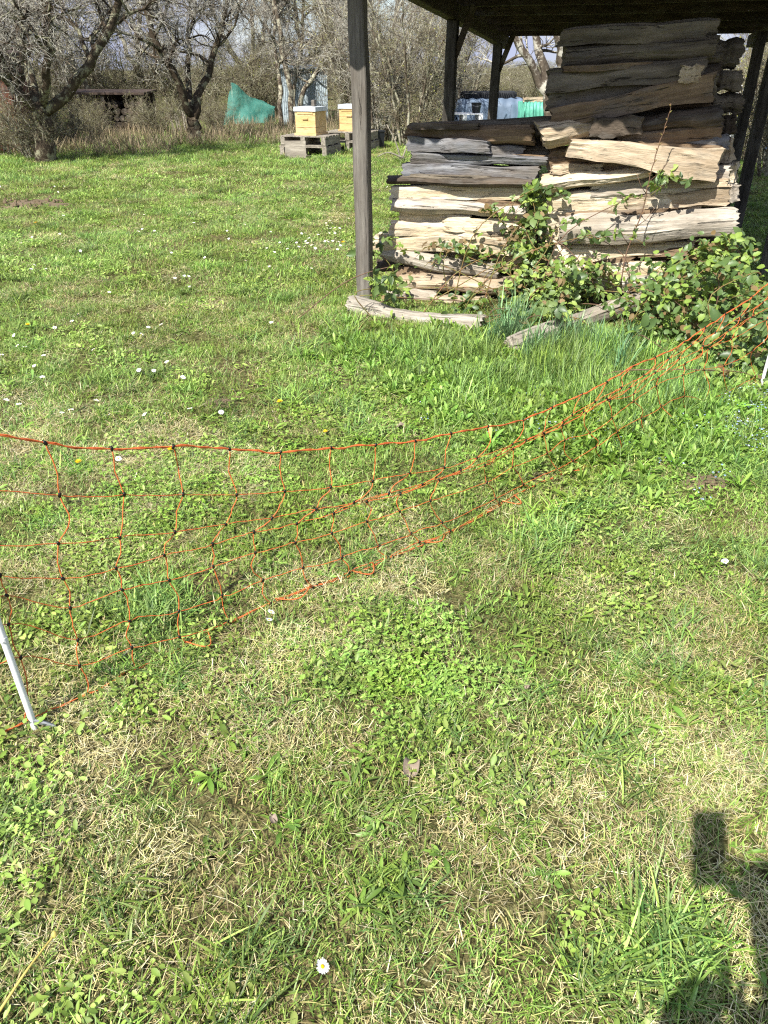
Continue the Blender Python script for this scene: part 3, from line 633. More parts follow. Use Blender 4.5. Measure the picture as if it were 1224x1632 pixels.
for (k, x, d, rz_, s, label) in [
    (2, 58, 15.75, 0.3, .55, 'low brushwood around the foot of the old fruit tree'), (0, 612, 19.5, 1.2, .95, 'dense bare shrub just right of the front shed post'), (1, 655, 18.5, 2.0, .9, 'tangled bare thicket left of the second shed post'), (0, 700, 21, 3.1, 1.0, 'bare thicket behind the second shed post'),
    (1, 735, 26, 4.4, .7, 'bare thicket behind the tarpaulin heap'), (3, 800, 30, 0.3, .36, 'olive-tinged scrub behind the third shed post'), (3, 850, 33, 1.5, .38, 'olive-tinged scrub behind the lichen trunk'), (1, 575, 21.5, 5.0, 1.0, 'twiggy shrub hidden behind the front shed post'), 
    (2, 300, 27, 3.5, 1.15, 'low brushwood behind the V-shaped tree'), (2, 215, 27.5, 0.9, 1.2, 'low brushwood behind the right end of the log store'), (2, 140, 27, 5.0, 1.1, 'low brushwood behind the left end of the log store'), (2, 400, 28, 2.9, 1.1, 'low brushwood behind the green netting'), (2, 460, 29, 4.3, 1.2, 'low brushwood behind the pale metal hut'), (0, 435, 30, 2.5, .75, 'bare shrub rising behind the green netting'), (1, 80, 25, 2.3, .85, 'bare thicket behind the old fruit tree'), (2, 5, 16.4, 0.5, .4, 'low brown shrub at the left edge under the old tree'), (2, 112, 18.5, 1.9, .4, 'low leafy shrub right of the old tree trunk'), (2, 150, 20.6, 2.7, .42, 'low brushwood before the left half of the log store'), (2, 250, 21, 4.0, .45, 'low shrub left of the V-shaped tree'), (2, 345, 22.5, 5.5, .4, 'low shrub between V-shaped tree and green netting'),
    (3, 340, 30, 3.3, .42, 'yellow-green scrub behind the V-shaped tree'), (3, 1190, 15.2, 4.0, .40, 'leafy bush before the white sheeted heap'), (2, 1235, 13.2, 1.4, .9, 'low leafy bush just beyond the right shed posts'), (3, 1200, 18.5, 1.0, .75, 'leafy scrub seen past the right-hand shed posts'), (3, 1250, 16.0, 2.0, .8, 'leafy scrub at the right edge behind the shed posts'), (2, 1212, 15.0, 0.2, 1.0, 'low leafy bush between the right shed posts'), (0, -30, 23, 4.1, 1.0, 'bare thicket beside the reddish shed')]:
    plant('bare_shrub', shr[k], at_ground(x, d), rz_, s, label, 'shrub', None, ('stem_cluster', 'crown'))

# ------------------------------------------------------------------ beehives and pallets
def pallet_part(t, z0, L, W, Hh, mat, seed=0, fold=''):
    """one stringer pallet: boards on three bearers, returned as parts of t"""
    r = np.random.default_rng(seed)
    for j in (-1, 0, 1):
        MB().box((0, j * (W / 2 - .05), z0 + Hh / 2), (L, .09, Hh - .045)).obj('bearer', mat, t)
    n = 6
    for k in range(n):
        MB().box((-L / 2 + .06 + k * (L - .12) / (n - 1), r.normal(0, .006), z0 + Hh - .011), (.10 + r.uniform(-.015, .015), W, .020)).obj('deck_board', mat, t)
    for k in range(3):
        MB().box((-L / 2 + .06 + k * (L - .12) / 2, 0, z0 + .011), (.10, W, .020)).obj('bottom_board', mat, t)
def hive(loc, rz_, label, z, two=False):
    t = thing('beehive', label, 'beehive', (loc[0], loc[1], z), rz_, 'beehives on pallets')
    MB().box((0, 0, .02), (.47, .56, .04)).obj('floor_board', M['hive_wood'], t)
    h0 = .10; MB().box((0, 0, .04 + h0 / 2), (.43, .50, h0 - .006)).obj('lower_box', M['hive_wood'], t)
    b = MB(); b.box((0, 0, .04 + h0 + .14), (.43, .50, .275)); b.box((0, -.253, .04 + h0 + .245), (.34, .012, .03)); b.obj('upper_box', M['hive_wood'], t)
    MB().box((0, -.262, .04 + h0 + .15), (.12, .02, .025)).obj('hand_grip', M['hive_wood'], t)
    l = MB(); l.box((0, 0, .04 + h0 + .28 + .035), (.475, .545, .075), taper=.985); l.obj('lid', M['hive_lid'], t)
    MB().box((0, .254, .055), (.30, .02, .012)).obj('entrance_slot', M['knot'], t)
    MB().box((.05, .06, .04 + h0 + .28 + .075 + .055), (.07, .10, .11), taper=.8).obj('weight_stone', M['post_grey'], t)
for k, (x, y, x2, rzh, lab) in enumerate([(496, 247, 0, math.radians(-21), 'nearer wooden beehive with grey lid, left of the front post'), (562, 239, 0, math.radians(-17), 'farther wooden beehive with grey lid, half behind the front post')]):
    b = GH(x, y); 
    p = thing('pallet_stand', ['weathered pallet stack under the nearer beehive', 'weathered pallet stack under the farther beehive'][k], 'pallet', b, rzh + .05, 'pallets under the beehives')
    pallet_part(p, 0.0, .8, 1.0, .185, M['pallet_wood'], 3 + k); pallet_part(p, 0.187, .78, .96, .18, M['pallet_wood'], 9 + k); p.rotation_euler[2] += math.pi / 2
    hive(b + np.array([.02, .05, 0]), rzh, lab, b[2] + .369 - .004)
b = GH(472, 252)
tag(MB().box((0, 0, .155), (.40, .04, .31), R=Matrix.Rotation(-.22, 3, 'X')).box((0, -.03, .07), (.42, .02, .03), R=Matrix.Rotation(-.22, 3, 'X')).obj('leaning_board', M['pallet_wood'], None, loc=(b[0], b[1] - .05, b[2]), rot=(0, 0, .08)), 'pale weathered board leaning on the nearer hive pallets', 'board')
b = GH(593, 236)
tag(MB().box((0, 0, .16), (.35, .5, .32), taper=1.08).box((0, 0, .335), (.40, .56, .03)).obj('plastic_crate', M['bucket'], None, loc=tuple(b), rot=(0, 0, .4)), 'dark crate on the grass just right of the front post', 'crate')

# ------------------------------------------------------------------ things along the tree line
def net_cloth():
    c = AT(400, 197, 25.0); pk = AT(368, 130, 25.0); L0 = AT(356, 199, 24.8); R0 = AT(439, 196, 25.2); Rm = AT(437, 170, 25.3); md = AT(402, 150, 25.4)
    n = 16; u = np.linspace(0, 1, n); V = []
    top = spline([pk, AT(384, 141, 25.1), AT(400, 155, 25.3), AT(418, 160, 25.3), Rm], n); bot = spline([L0, AT(375, 198, 24.6), AT(400, 197, 24.5), AT(420, 196, 24.6), R0], n); back = spline([AT(362, 195, 26.2), AT(400, 195, 26.4), AT(437, 193, 26.2)], n)
    r = np.random.default_rng(4); W = []
    for row in range(9):
        f = row / 8; W.append(top * (1 - f) + bot * f + np.stack([r.normal(0, .015, n), .16 * np.sin(u * 17 + row * .5) * f + r.normal(0, .02, n), r.normal(0, .012, n)], 1))
    W2 = []
    for row in range(1, 6):
        f = row / 5; W2.append(top * (1 - f) + back * f + r.normal(0, .02, (n, 3)))
    V = np.concatenate(W2[::-1] + W); rows = len(W2) + len(W)
    i = (np.arange(rows - 1)[:, None] * n + np.arange(n - 1)[None]).reshape(-1)
    return V, np.stack([i, i + 1, i + n + 1, i + n], -1)
w = NT('green_netting'); v = w.coords('Object', rnd=False); nn = w.noise(v, 3, 4); wv = w.noise(v, 60, 2)
w.base(w.ramp(nn, [(0.3, '#2f6f64'), (0.7, '#5a9d90')])); w.p.inputs['Roughness'].default_value = 0.6
w.p.inputs['Alpha'].default_value = 0.55; w.bump(nn, 0.8, 0.1); M['netting'] = w.m
V, f = net_cloth(); nt = thing('shade_netting', 'teal green netting draped in a peak over a pole', 'netting', AT(400, 197, 25.0))
o = link('net_sheet', mesh('net_sheet', V, [f], M['netting'], True), nt); o.matrix_local = Matrix.Translation(-nt.location)
pk = AT(368, 130, 25.02); mb = MB(); mb.tube([(pk[0], pk[1] + .06, 0), (pk[0], pk[1] + .06, pk[2] - .02)], .025); o = mb.obj('support_pole', M['bark_grey'], nt); o.matrix_local = Matrix.Translation(-nt.location)
# pale metal hut behind the hives
hb = at_ground(487, 26.0); t = thing('metal_hut', 'pale blue-grey corrugated hut behind the beehives', 'hut', hb, .10)
hw, hd, hh = 1.35, 1.3, 1.5
for k in range(8):
    V, f = corrugated(hh, hw / 8, 3, .008, .004); V = np.stack([V[:, 0] - hw / 2 + hw / 8 * (k + .5), V[:, 2] - hd / 2 + (.004 if k % 2 else 0), V[:, 1]], -1)
    if k in (3,): V[:, 2] *= .93
    MB().add(V, [f]).obj('wall_sheet', M['metal_pale'], t, True, sharp=50)
for sx in (-1, 1): MB().box((sx * hw / 2, 0, hh / 2 - .02), (.02, hd, hh - .06)).obj('side_wall', M['metal_pale'], t)
MB().box((0, hd / 2, hh / 2 - .02), (hw - .03, .02, hh - .06)).obj('back_wall', M['metal_pale'], t)
MB().box((0, 0, hh + .045), (hw + .16, hd + .2, .03), R=Matrix.Rotation(.06, 3, 'X')).obj('roof', M['metal_pale'], t)
# low dark log shelter
lb = at_ground(186, 22.3); t = thing('log_shelter', 'low dark log store under a rusty sheet left of the V-shaped tree', 'log store', lb, -.08)
MB().box((0, .47, .46), (2.0, .03, .92)).obj('back_wall', M['beam_dark'], t)  # dark panel added behind the logs so the store's inside looks dark
MB().box((0, 0, .98), (2.15, 1.0, .05), R=Matrix.Rotation(.05, 3, 'X')).obj('roof_sheet', M['rust'], t)
for sx in (-1, -.05, 1):
    for sy in (-.4, .4): MB().box((sx * .95, sy, .47), (.09, .09, .96)).obj('post', M['beam_dark'], t)
r = np.random.default_rng(8)
for row in range(5):
    for k in range(12):
        if sum((row + 3 * k, k)) % 9 == 0: continue
        x = -.92 + k * .16 + (row % 2) * .07; rad = r.uniform(.06, .085)
        MB().tube([(x, -.36 + r.uniform(-.05, .05), .09 + row * .15), (x + r.normal(0, .01), .36, .09 + row * .15)], rad, 9).obj('stored_log', M['beam_dark' if (row + k) % 3 else 'log_bark'], t, True, 40)
# reddish plank shed at the left edge
rb = at_ground(-28, 17.6); t = thing('plank_shed', 'reddish brown plank shed behind the old tree at the left edge', 'shed', rb, .12)
for k in range(14): MB().box((-.98 + k * .15, -.8, .85 + .01 * (k % 3)), (.14, .025, 1.72)).obj('plank', M['plank_red'], t)
for k in range(11): MB().box((1.06, -.74 + k * .15, .85), (.025, .14, 1.70)).obj('plank', M['plank_red'], t)
MB().box((-1.07, 0, .85), (.03, 1.6, 1.7)).obj('side_wall', M['plank_red'], t); MB().box((0, .85, .85), (2.0, .03, 1.7)).obj('back_wall', M['plank_red'], t)
MB().box((0, 0, 1.78), (2.5, 2.0, .06), R=Matrix.Rotation(.08, 3, 'X')).obj('roof', M['rust'], t)
# pale stakes leaning together
for k in range(5):
    p = at_ground(279 + k * 6, 21.6 + .05 * k); q = AT(270 + k * 6 + (k % 2) * 3, 178 + (k % 3) * 4, 21.9)
    mb = MB(); mb.beam(p, q, .035, .045); o = mb.obj('wooden_stake', M['pallet_wood']); tag(o, ['leftmost', 'second from left', 'middle', 'second from right', 'rightmost'][k] + ' of the five pale stakes leaning beside the V-shaped tree', 'stake', 'bunch of leaning stakes')

# heap under blue tarpaulin with tyres, white pallet, bucket, green tarpaulin
tb = at_ground(775, 21.0)
def heap(name, L, W, H, seed, mat, label, loc, rz_, cat='tarpaulin'):
    r = np.random.default_rng(seed); n, m = 40, 26
    u = np.linspace(-1, 1, n); v = np.linspace(-1, 1, m); U, Vv = np.meshgrid(u, v)
    du = np.clip((np.abs(U) - .80) / .20, 0, 1); dv = np.clip((np.abs(Vv) - .72) / .28, 0, 1); d = np.maximum(du, dv)
    Z = H * (1 - d ** .8); flare = 1 + .06 * d
    Xx = np.sign(U) * np.minimum(np.abs(U), .80 + .05 * du) / .83 * L / 2 * flare; Yy = np.sign(Vv) * np.minimum(np.abs(Vv), .72 + .06 * dv) / .76 * W / 2 * flare
    fold = .022 * np.sin(U * 26 + 3 * np.sin(Z * 6) + seed) + .018 * np.sin(Vv * 19 + U * 9) + r.normal(0, .008, U.shape)
    Yy = Yy - fold * (dv > 0) * 1.2; Xx = Xx + fold * (du > 0); Z = Z + fold * .6 * (d < 1) + .02 * (fbm(U * 3 + 9, Vv * 3 + 9, 1.5, seed) - .5)
    P = np.stack([Xx, Yy, np.maximum(Z, .0)], -1).reshape(-1, 3); i = (np.arange(m - 1)[:, None] * n + np.arange(n - 1)[None]).reshape(-1)
    return tag(link(name, mesh(name, P, [np.stack([i, i + 1, i + n + 1, i + n], -1)], mat, True), None, tuple(loc), (0, 0, rz_)), label, cat)
heap('tarpaulin_heap', 1.62, 1.1, .87, 3, M['tarp_blue'], 'blue-grey tarpaulin over a heap, weighted by tyres', tb, -.05)
def torus(Rr, rr, n=28, m=12, sq=.75):
    a = np.arange(n) * 2 * np.pi / n; b = np.arange(m) * 2 * np.pi / m; A_, B_ = np.meshgrid(a, b, indexing='ij')
    cb = np.sign(np.cos(B_)) * np.abs(np.cos(B_)) ** sq; sb = np.sign(np.sin(B_)) * np.abs(np.sin(B_)) ** sq
    V = np.stack([(Rr + rr * .8 * cb) * np.cos(A_), (Rr + rr * .8 * cb) * np.sin(A_), rr * sb], -1).reshape(-1, 3)
    i = np.arange(n)[:, None]; j = np.arange(m)[None]; i2 = (i + 1) % n; j2 = (j + 1) % m
    return V, np.stack([i * m + j, i2 * m + j, i2 * m + j2, i * m + j2], -1).reshape(-1, 4)
for k, (x, lab) in enumerate([(746, 'black tyre lying at the left on the blue tarpaulin'), (770, 'black tyre in the middle on the blue tarpaulin, behind the post'), (802, 'black tyre lying at the right on the blue tarpaulin')]):
    X_ = at_ground(x, 21.0)[0]; t = thing('car_tyre', lab, 'tyre', (X_, 21.0 + .08 * (k - 1), tb[2] + .87 + .08), 0, 'tyres on the blue tarpaulin')
    V, f = torus(.17, .085); MB().add(V, [f]).obj('tyre', M['tyre'], t, True)
    V, f = torus(.115, .02, 24, 8, 1); MB().add(V + [0, 0, .06], [f]).obj('bead', M['bucket'], t, True)
    MB().tubes(np.array([[[.255 * math.cos(a), .255 * math.sin(a), -.055], [.255 * math.cos(a + .1), .255 * math.sin(a + .1), .055]] for a in np.linspace(0, 6.28, 36)[:-1]]), np.full((35, 2), .008), 4).obj('tread', M['tyre'], t)
gb = at_ground(843, 20.2); heap('green_tarpaulin', .56, .8, .82, 5, M['tarp_green'], 'small green tarpaulin heap left of the lichen trunk', gb, .1)
r = np.random.default_rng(3)
for k in range(4):
    mb = MB(); z = gb[2] + .85 + .045 * (k // 2); x0 = gb[0] - .25 + .08 * (k % 2)
    o = make_log('scrap_plank', (x0, gb[1] - .25 + .2 * (k % 2), z), (x0 + .62, gb[1] - .2 + .2 * (k % 2), z + r.uniform(-.01, .02)), .05, .05, .09, M['log_tan'], 700 + k, 'plate'); tag(o, ['front lower', 'rear lower', 'front upper', 'rear upper'][k] + ' tan scrap plank on the green tarpaulin', 'plank', 'planks on the green tarpaulin')
pb = at_ground(736, 19.3); t = thing('plastic_pallet', 'white pallet standing below the blue tarpaulin heap', 'pallet', (pb[0], pb[1], pb[2] + .17), .05)
t.rotation_euler[2] = math.pi / 2 + .05; pallet_part(t, .27, .6, .82, .19, M['white_plastic'], 2); pallet_part(t, -.17, .58, .80, .435, M['white_plastic'], 4)
bb = at_ground(756, 19.4); t = thing('black_bucket', 'black tapered bucket standing on the white pallet', 'bucket', (bb[0], bb[1], pb[2] + .632)); t.scale = (.78, .78, .78)
n = 20; a = np.arange(n) * 2 * np.pi / n; prof = [(0.0001, 0), (.115, 0), (.14, .24), (.15, .24), (.15, .26), (.132, .26), (.108, .015), (.0001, .015)]
V = np.concatenate([np.stack([p * np.cos(a), p * np.sin(a), np.full(n, z)], -1) for p, z in prof]); q = []
for k in range(len(prof) - 1): q += [[k * n + i, k * n + (i + 1) % n, k * n + n + (i + 1) % n, k * n + n + i] for i in range(n)]
MB().add(V, [q]).obj('bucket_body', M['bucket'], t, True, 40)
MB().tube([(.15 * math.cos(x), -.03 - .10 * math.sin(x), .23 - .06 * math.sin(x)) for x in np.linspace(0, math.pi, 11)], .006, 6).obj('handle', M['steel'], t, True)
wb = at_ground(1176, 16.5); heap('white_sheet_heap', .45, .6, 1.20, 9, M['tarp_white'], 'white plastic sheet over a heap right of the stacked wood', wb, 0)
bb = at_ground(1209, 17.0); heap('blue_sheet_heap', .4, .4, .62, 10, simple('tarp_cobalt', '#3a6bb0', .5, .2, 5), 'small blue sheeted bundle between the right shed posts', bb, 0)

# ------------------------------------------------------------------ orange electric netting
base_px = [(-260, 1330), (-120, 1255), (0, 1187), (90, 1140), (141, 1117), (220, 1075), (298, 1038), (364, 1000), (432, 969), (499, 943), (558, 921), (622, 896), (670, 874), (725, 853), (792, 808), (850, 778), (913, 752), (961, 738), (991, 722), (1029, 700), (1065, 682), (1097, 667), (1139, 650), (1180, 630), (1214, 612), (1280, 585), (1400, 540)]
base_w = np.array([G(*p) for p in base_px]); base_s = spline(base_w, 400)
base_s[:, 0] = np.convolve(np.pad(base_s[:, 0], 10, 'edge'), np.ones(21) / 21, 'valid'); base_s[:, 1] = np.convolve(np.pad(base_s[:, 1], 10, 'edge'), np.ones(21) / 21, 'valid')
base_az = np.arctan2(base_s[:, 0], base_s[:, 1]); base_d = np.hypot(base_s[:, 0], base_s[:, 1])
o_ = np.argsort(base_az); base_az, base_d = base_az[o_], base_d[o_]
def NP(x, y, out=0.0):
    """a knot of the netting: line of sight meets the upright curtain that stands on the bottom line"""
    d = ray(x, y); h = math.hypot(d[0], d[1]); dist = np.interp(math.atan2(d[0], d[1]), base_az, base_d) + out
    p = CAM + d * dist / h; p[2] = max(p[2], float(hgt(p[0], p[1])) + .012); return p
VV = [
 [(-150, 640), (-118, 735), (-112, 830), (-115, 900), (-96, 965), (-80, 1040), (-75, 1100), (-62, 1195)],
 [(-42, 683), (-20, 778), (-22, 866), (0, 917), (11, 949), (14, 995), (33, 1048), (38, 1150)],
 [(72, 706), (95, 789), (93, 866), (100, 922), (112, 969), (124, 1020), (127, 1061), (141, 1115)],
 [(178, 715), (198, 788), (191, 857), (185, 905), (195, 940), (207, 990), (210, 1032), (220, 1073)],
 [(276, 712), (292, 788), (279, 848), (262, 885), (270, 925), (285, 974), (286, 1015), (298, 1035)],
 [(366, 716), (377, 789), (360, 836), (339, 867), (340, 903), (354, 949), (364, 990), (366, 998)],
 [(447, 721), (454, 783), (433, 826), (405, 848), (407, 881), (419, 925), (432, 962), (440, 968)],
 [(528, 714), (527, 776), (504, 812), (473, 835), (471, 865), (483, 905), (499, 936), (506, 944)],
 [(599, 709), (594, 767), (564, 801), (532, 818), (529, 850), (545, 889), (556, 912), (562, 920)],
 [(662, 703), (653, 754), (620, 786), (585, 800), (585, 831), (604, 870), (618, 888), (626, 897)],
 [(719, 691), (708, 745), (673, 772), (638, 787), (637, 815), (655, 851), (668, 864), (676, 876)],
 [(778, 680), (760, 730), (734, 750), (700, 765), (686, 798), (705, 833), (718, 846), (728, 853)],
 [(834, 670), (817, 708), (790, 728), (773, 742), (776, 769), (790, 795), (796, 803), (800, 808)],
 [(880, 650), (866, 690), (838, 702), (818, 716), (817, 744), (834, 772), (846, 780), (852, 784)],
 [(927, 628), (912, 661), (898, 672), (868, 692), (872, 722), (888, 748), (896, 760), (902, 764)],
 [(967, 609), (948, 640), (930, 656), (897, 678), (900, 702), (913, 735), (930, 748), (940, 754)],
 [(1010, 583), (990, 618), (968, 636), (934, 659), (940, 690), (950, 712), (961, 736), (972, 742)],
 [(1044, 570), (1026, 598), (1004, 618), (972, 638), (976, 666), (984, 689), (991, 716), (1000, 722)],
 [(1090, 545), (1066, 572), (1044, 594), (1010, 628), (1010, 640), (1022, 666), (1029, 689), (1036, 698)],
 [(1124, 522), (1102, 550), (1082, 572), (1050, 602), (1046, 615), (1054, 647), (1065, 672), (1072, 680)],
 [(1156, 501), (1140, 530), (1120, 552), (1092, 580), (1088, 598), (1090, 632), (1097, 662), (1104, 668)],
 [(1198, 473), (1180, 505), (1160, 528), (1130, 556), (1122, 590), (1124, 638), (1134, 648), (1142, 652)],
 [(1236, 442), (1216, 482), (1198, 505), (1166, 540), (1154, 583), (1160, 625), (1168, 636), (1176, 636)],
 [(1290, 405), (1270, 450), (1250, 475), (1222, 510), (1200, 560), (1204, 600), (1210, 612), (1218, 615)],
]
rn = np.random.default_rng(42)
KN = np.array([[NP(*p) for p in v] for v in VV])                  # (verticals, rows, 3)
fence = thing('net_fence', 'sagging orange electric netting with black knots and white posts', 'fence', G(141, 1117))
FM = Matrix.Translation(-fence.location)
def wiggle(pts, per, amp, seed):
    r = np.random.default_rng(seed); p = spline(pts, per * (len(pts) - 1) + 1); n = len(p)
    w_ = np.stack([np.convolve(r.normal(0, 1, n + 4), np.ones(5) / 5, 'valid') for _ in range(3)], 1) * amp
    w_[::per] = 0; w_[:, 2] *= .6; p = p + w_; p[:, 2] = np.maximum(p[:, 2], hgt(p[:, 0], p[:, 1]) + .008); return p
for j in range(8):
    P = wiggle(KN[:, j], 7, .007, 60 + j); rad = .0020 if j == 0 else (.0017 if j == 7 else .00115)
    mb = MB(); mb.tube(P, rad, 6)
    if j in (0, 7):                                              # doubled lines at the top and the bottom
        P2 = P + np.stack([.004 * np.sin(np.arange(len(P)) * 1.3), np.zeros(len(P)), .004 * np.cos(np.arange(len(P)) * 1.3)], 1); mb.tube(P2, rad * .8, 6)
    o = mb.obj('horizontal_strand', M['rope'], fence, True); o.matrix_local = FM
for i in range(len(VV)):
    pts = KN[i].copy(); mid = []
    for j in range(7):                                           # slack cords: each bay bows to one side
        mid.append(pts[j]); L = np.linalg.norm(pts[j + 1] - pts[j]); mid.append((pts[j] + pts[j + 1]) / 2 + np.array([rn.normal(0, .10), rn.normal(0, .08), 0]) * L)
    mid.append(pts[7]); P = wiggle(np.array(mid), 4, .003, 200 + i)
    mb = MB(); mb.tube(P, .0015, 6); o = mb.obj('vertical_strand', M['rope'], fence, True); o.matrix_local = FM
    if i > 3 and i % 2 == 0 and i < 20:                          # slack loops of the bottom line on the turf
        c = pts[7]; a = np.linspace(0, 1, 12); d = norm(KN[min(i + 1, 23), 7] - c); sd = np.array([d[1], -d[0], 0]); ww = rn.uniform(.03, .07)
        lp = c + d * (a[:, None] * rn.uniform(.06, .13)) + sd * (np.sin(a[:, None] * np.pi) * ww) + [0, 0, .012]; mb = MB(); mb.tube(lp, .002, 6); o = mb.obj('slack_loop', M['rope'], fence, True); o.matrix_local = FM
kb = MB(); T_ = []
for i in range(len(VV)):
    for j in range(8):
        c = KN[i, j]; d = np.array([rn.normal(0, .3), rn.normal(0, .3), 1]); d = d / np.linalg.norm(d) * .0065; T_.append([c - d, c - d * .5, c + d * .5, c + d])
T_ = np.array(T_); kb.tubes(T_, np.tile([.0024, .0043, .0043, .0024], (len(T_), 1)), 8); o = kb.obj('knot_bead', M['knot'], fence, True); o.matrix_local = FM; o['kind'] = 'stuff'
def net_post(px, py, Hp, label, lx, ly):
    b = GH(px, py); top = b + np.array([lx, ly, Hp])
    mb = MB(); mb.tube([b + [0, 0, -.01], b * .5 + top * .5, top], .0086, 12); mb.tube([top, top + [0, 0, .02]], .012, 12); o = mb.obj('post', M['white_plastic'], fence, True, 40); o.matrix_local = FM; o['label'] = label
    for hz_ in np.linspace(.30, Hp - .04, 4):
        q = b + (top - b) * hz_ / Hp; cl = MB().tube([q - [0, 0, .008], q + [0, 0, .008]], .0096, 10).tube([q + [0, -.010, 0], q + [.006, -.020, .004], q + [.010, -.016, .010]], .0022, 6).obj('clip', M['white_plastic'], o, True, 40)
    s = MB(); s.tube([b + [-.002, 0, .03], b + [.012, -.002, .026], b + [.035, -.006, .022], b + [.062, -.010, .016]], [.007, .0065, .006, .004], 8); s.tube([b + [0, 0, .02], b + [0, 0, -.14]], [.005, .003], 8); q = s.obj('foot_spike', M['steel'], o, True, 40)
    return b, top
b0, t0 = net_post(57, 1163, 1.06, 'white net post standing at the left edge', -.02, .0)
b1, t1 = net_post(1213, 614, 1.0, 'white net post at the right edge by the bramble', .02, .02)

# ------------------------------------------------------------------ bramble
def leaflet(c, d, n_, L, W, fold=.25):
    """one serrated leaflet: base c, pointing d, facing n_"""
    s = np.cross(d, n_); ts = [0, .12, .26, .30, .48, .52, .70, .74, .90, 1.0]; ws = [.05, .55, .92, .80, 1.0, .86, .80, .62, .34, 0.0]
    V = []; 
    for t, w_ in zip(ts, ws):
        m_ = c + d * L * t - n_ * (L * .22 * t * t)
        V += [m_, m_ + s * W * .5 * w_ + n_ * W * fold * w_ * .5, m_ - s * W * .5 * w_ + n_ * W * fold * w_ * .5]
    f = []
    for k in range(len(ts) - 1): a = k * 3; f += [[a, a + 1, a + 4, a + 3], [a, a + 3, a + 5, a + 2]]
    return np.array(V), np.array(f)
def compound_leaf(seed, mat, size):
    r = np.random.default_rng(seed); mb = MB(); z = np.array([0, 0, 1.])
    mb.tube([(0, -.5 * size, -.12 * size), (0, 0, 0)], size * .018, 4)
    for k, (ang, sc_) in enumerate([(0, 1.0), (1.25, .82), (-1.25, .82)]):
        a = ang + r.normal(0, .12); d = np.array([math.sin(a), math.cos(a), r.uniform(-.25, .12)]); d = norm(d); n_ = norm(z + r.normal(0, .16, 3)); n_ = norm(n_ - d * np.dot(n_, d))
        V, f = leaflet(np.array([0, 0, 0.]) + d * size * .08, d, n_, size * sc_ * r.uniform(.9, 1.1), size * sc_ * r.uniform(.62, .78), r.uniform(.2, .8)); mb.add(V, [f], 0)
    return mb.data('bramble_leaf', mat, True)
LEAF = [compound_leaf(900 + k, M[m], s) for k, (m, s) in enumerate([('leaf_young', .050), ('leaf_young', .036), ('leaf_young', .056), ('leaf_old', .062), ('leaf_old', .074), ('leaf_old', .048), ('leaf_rust', .05)])]
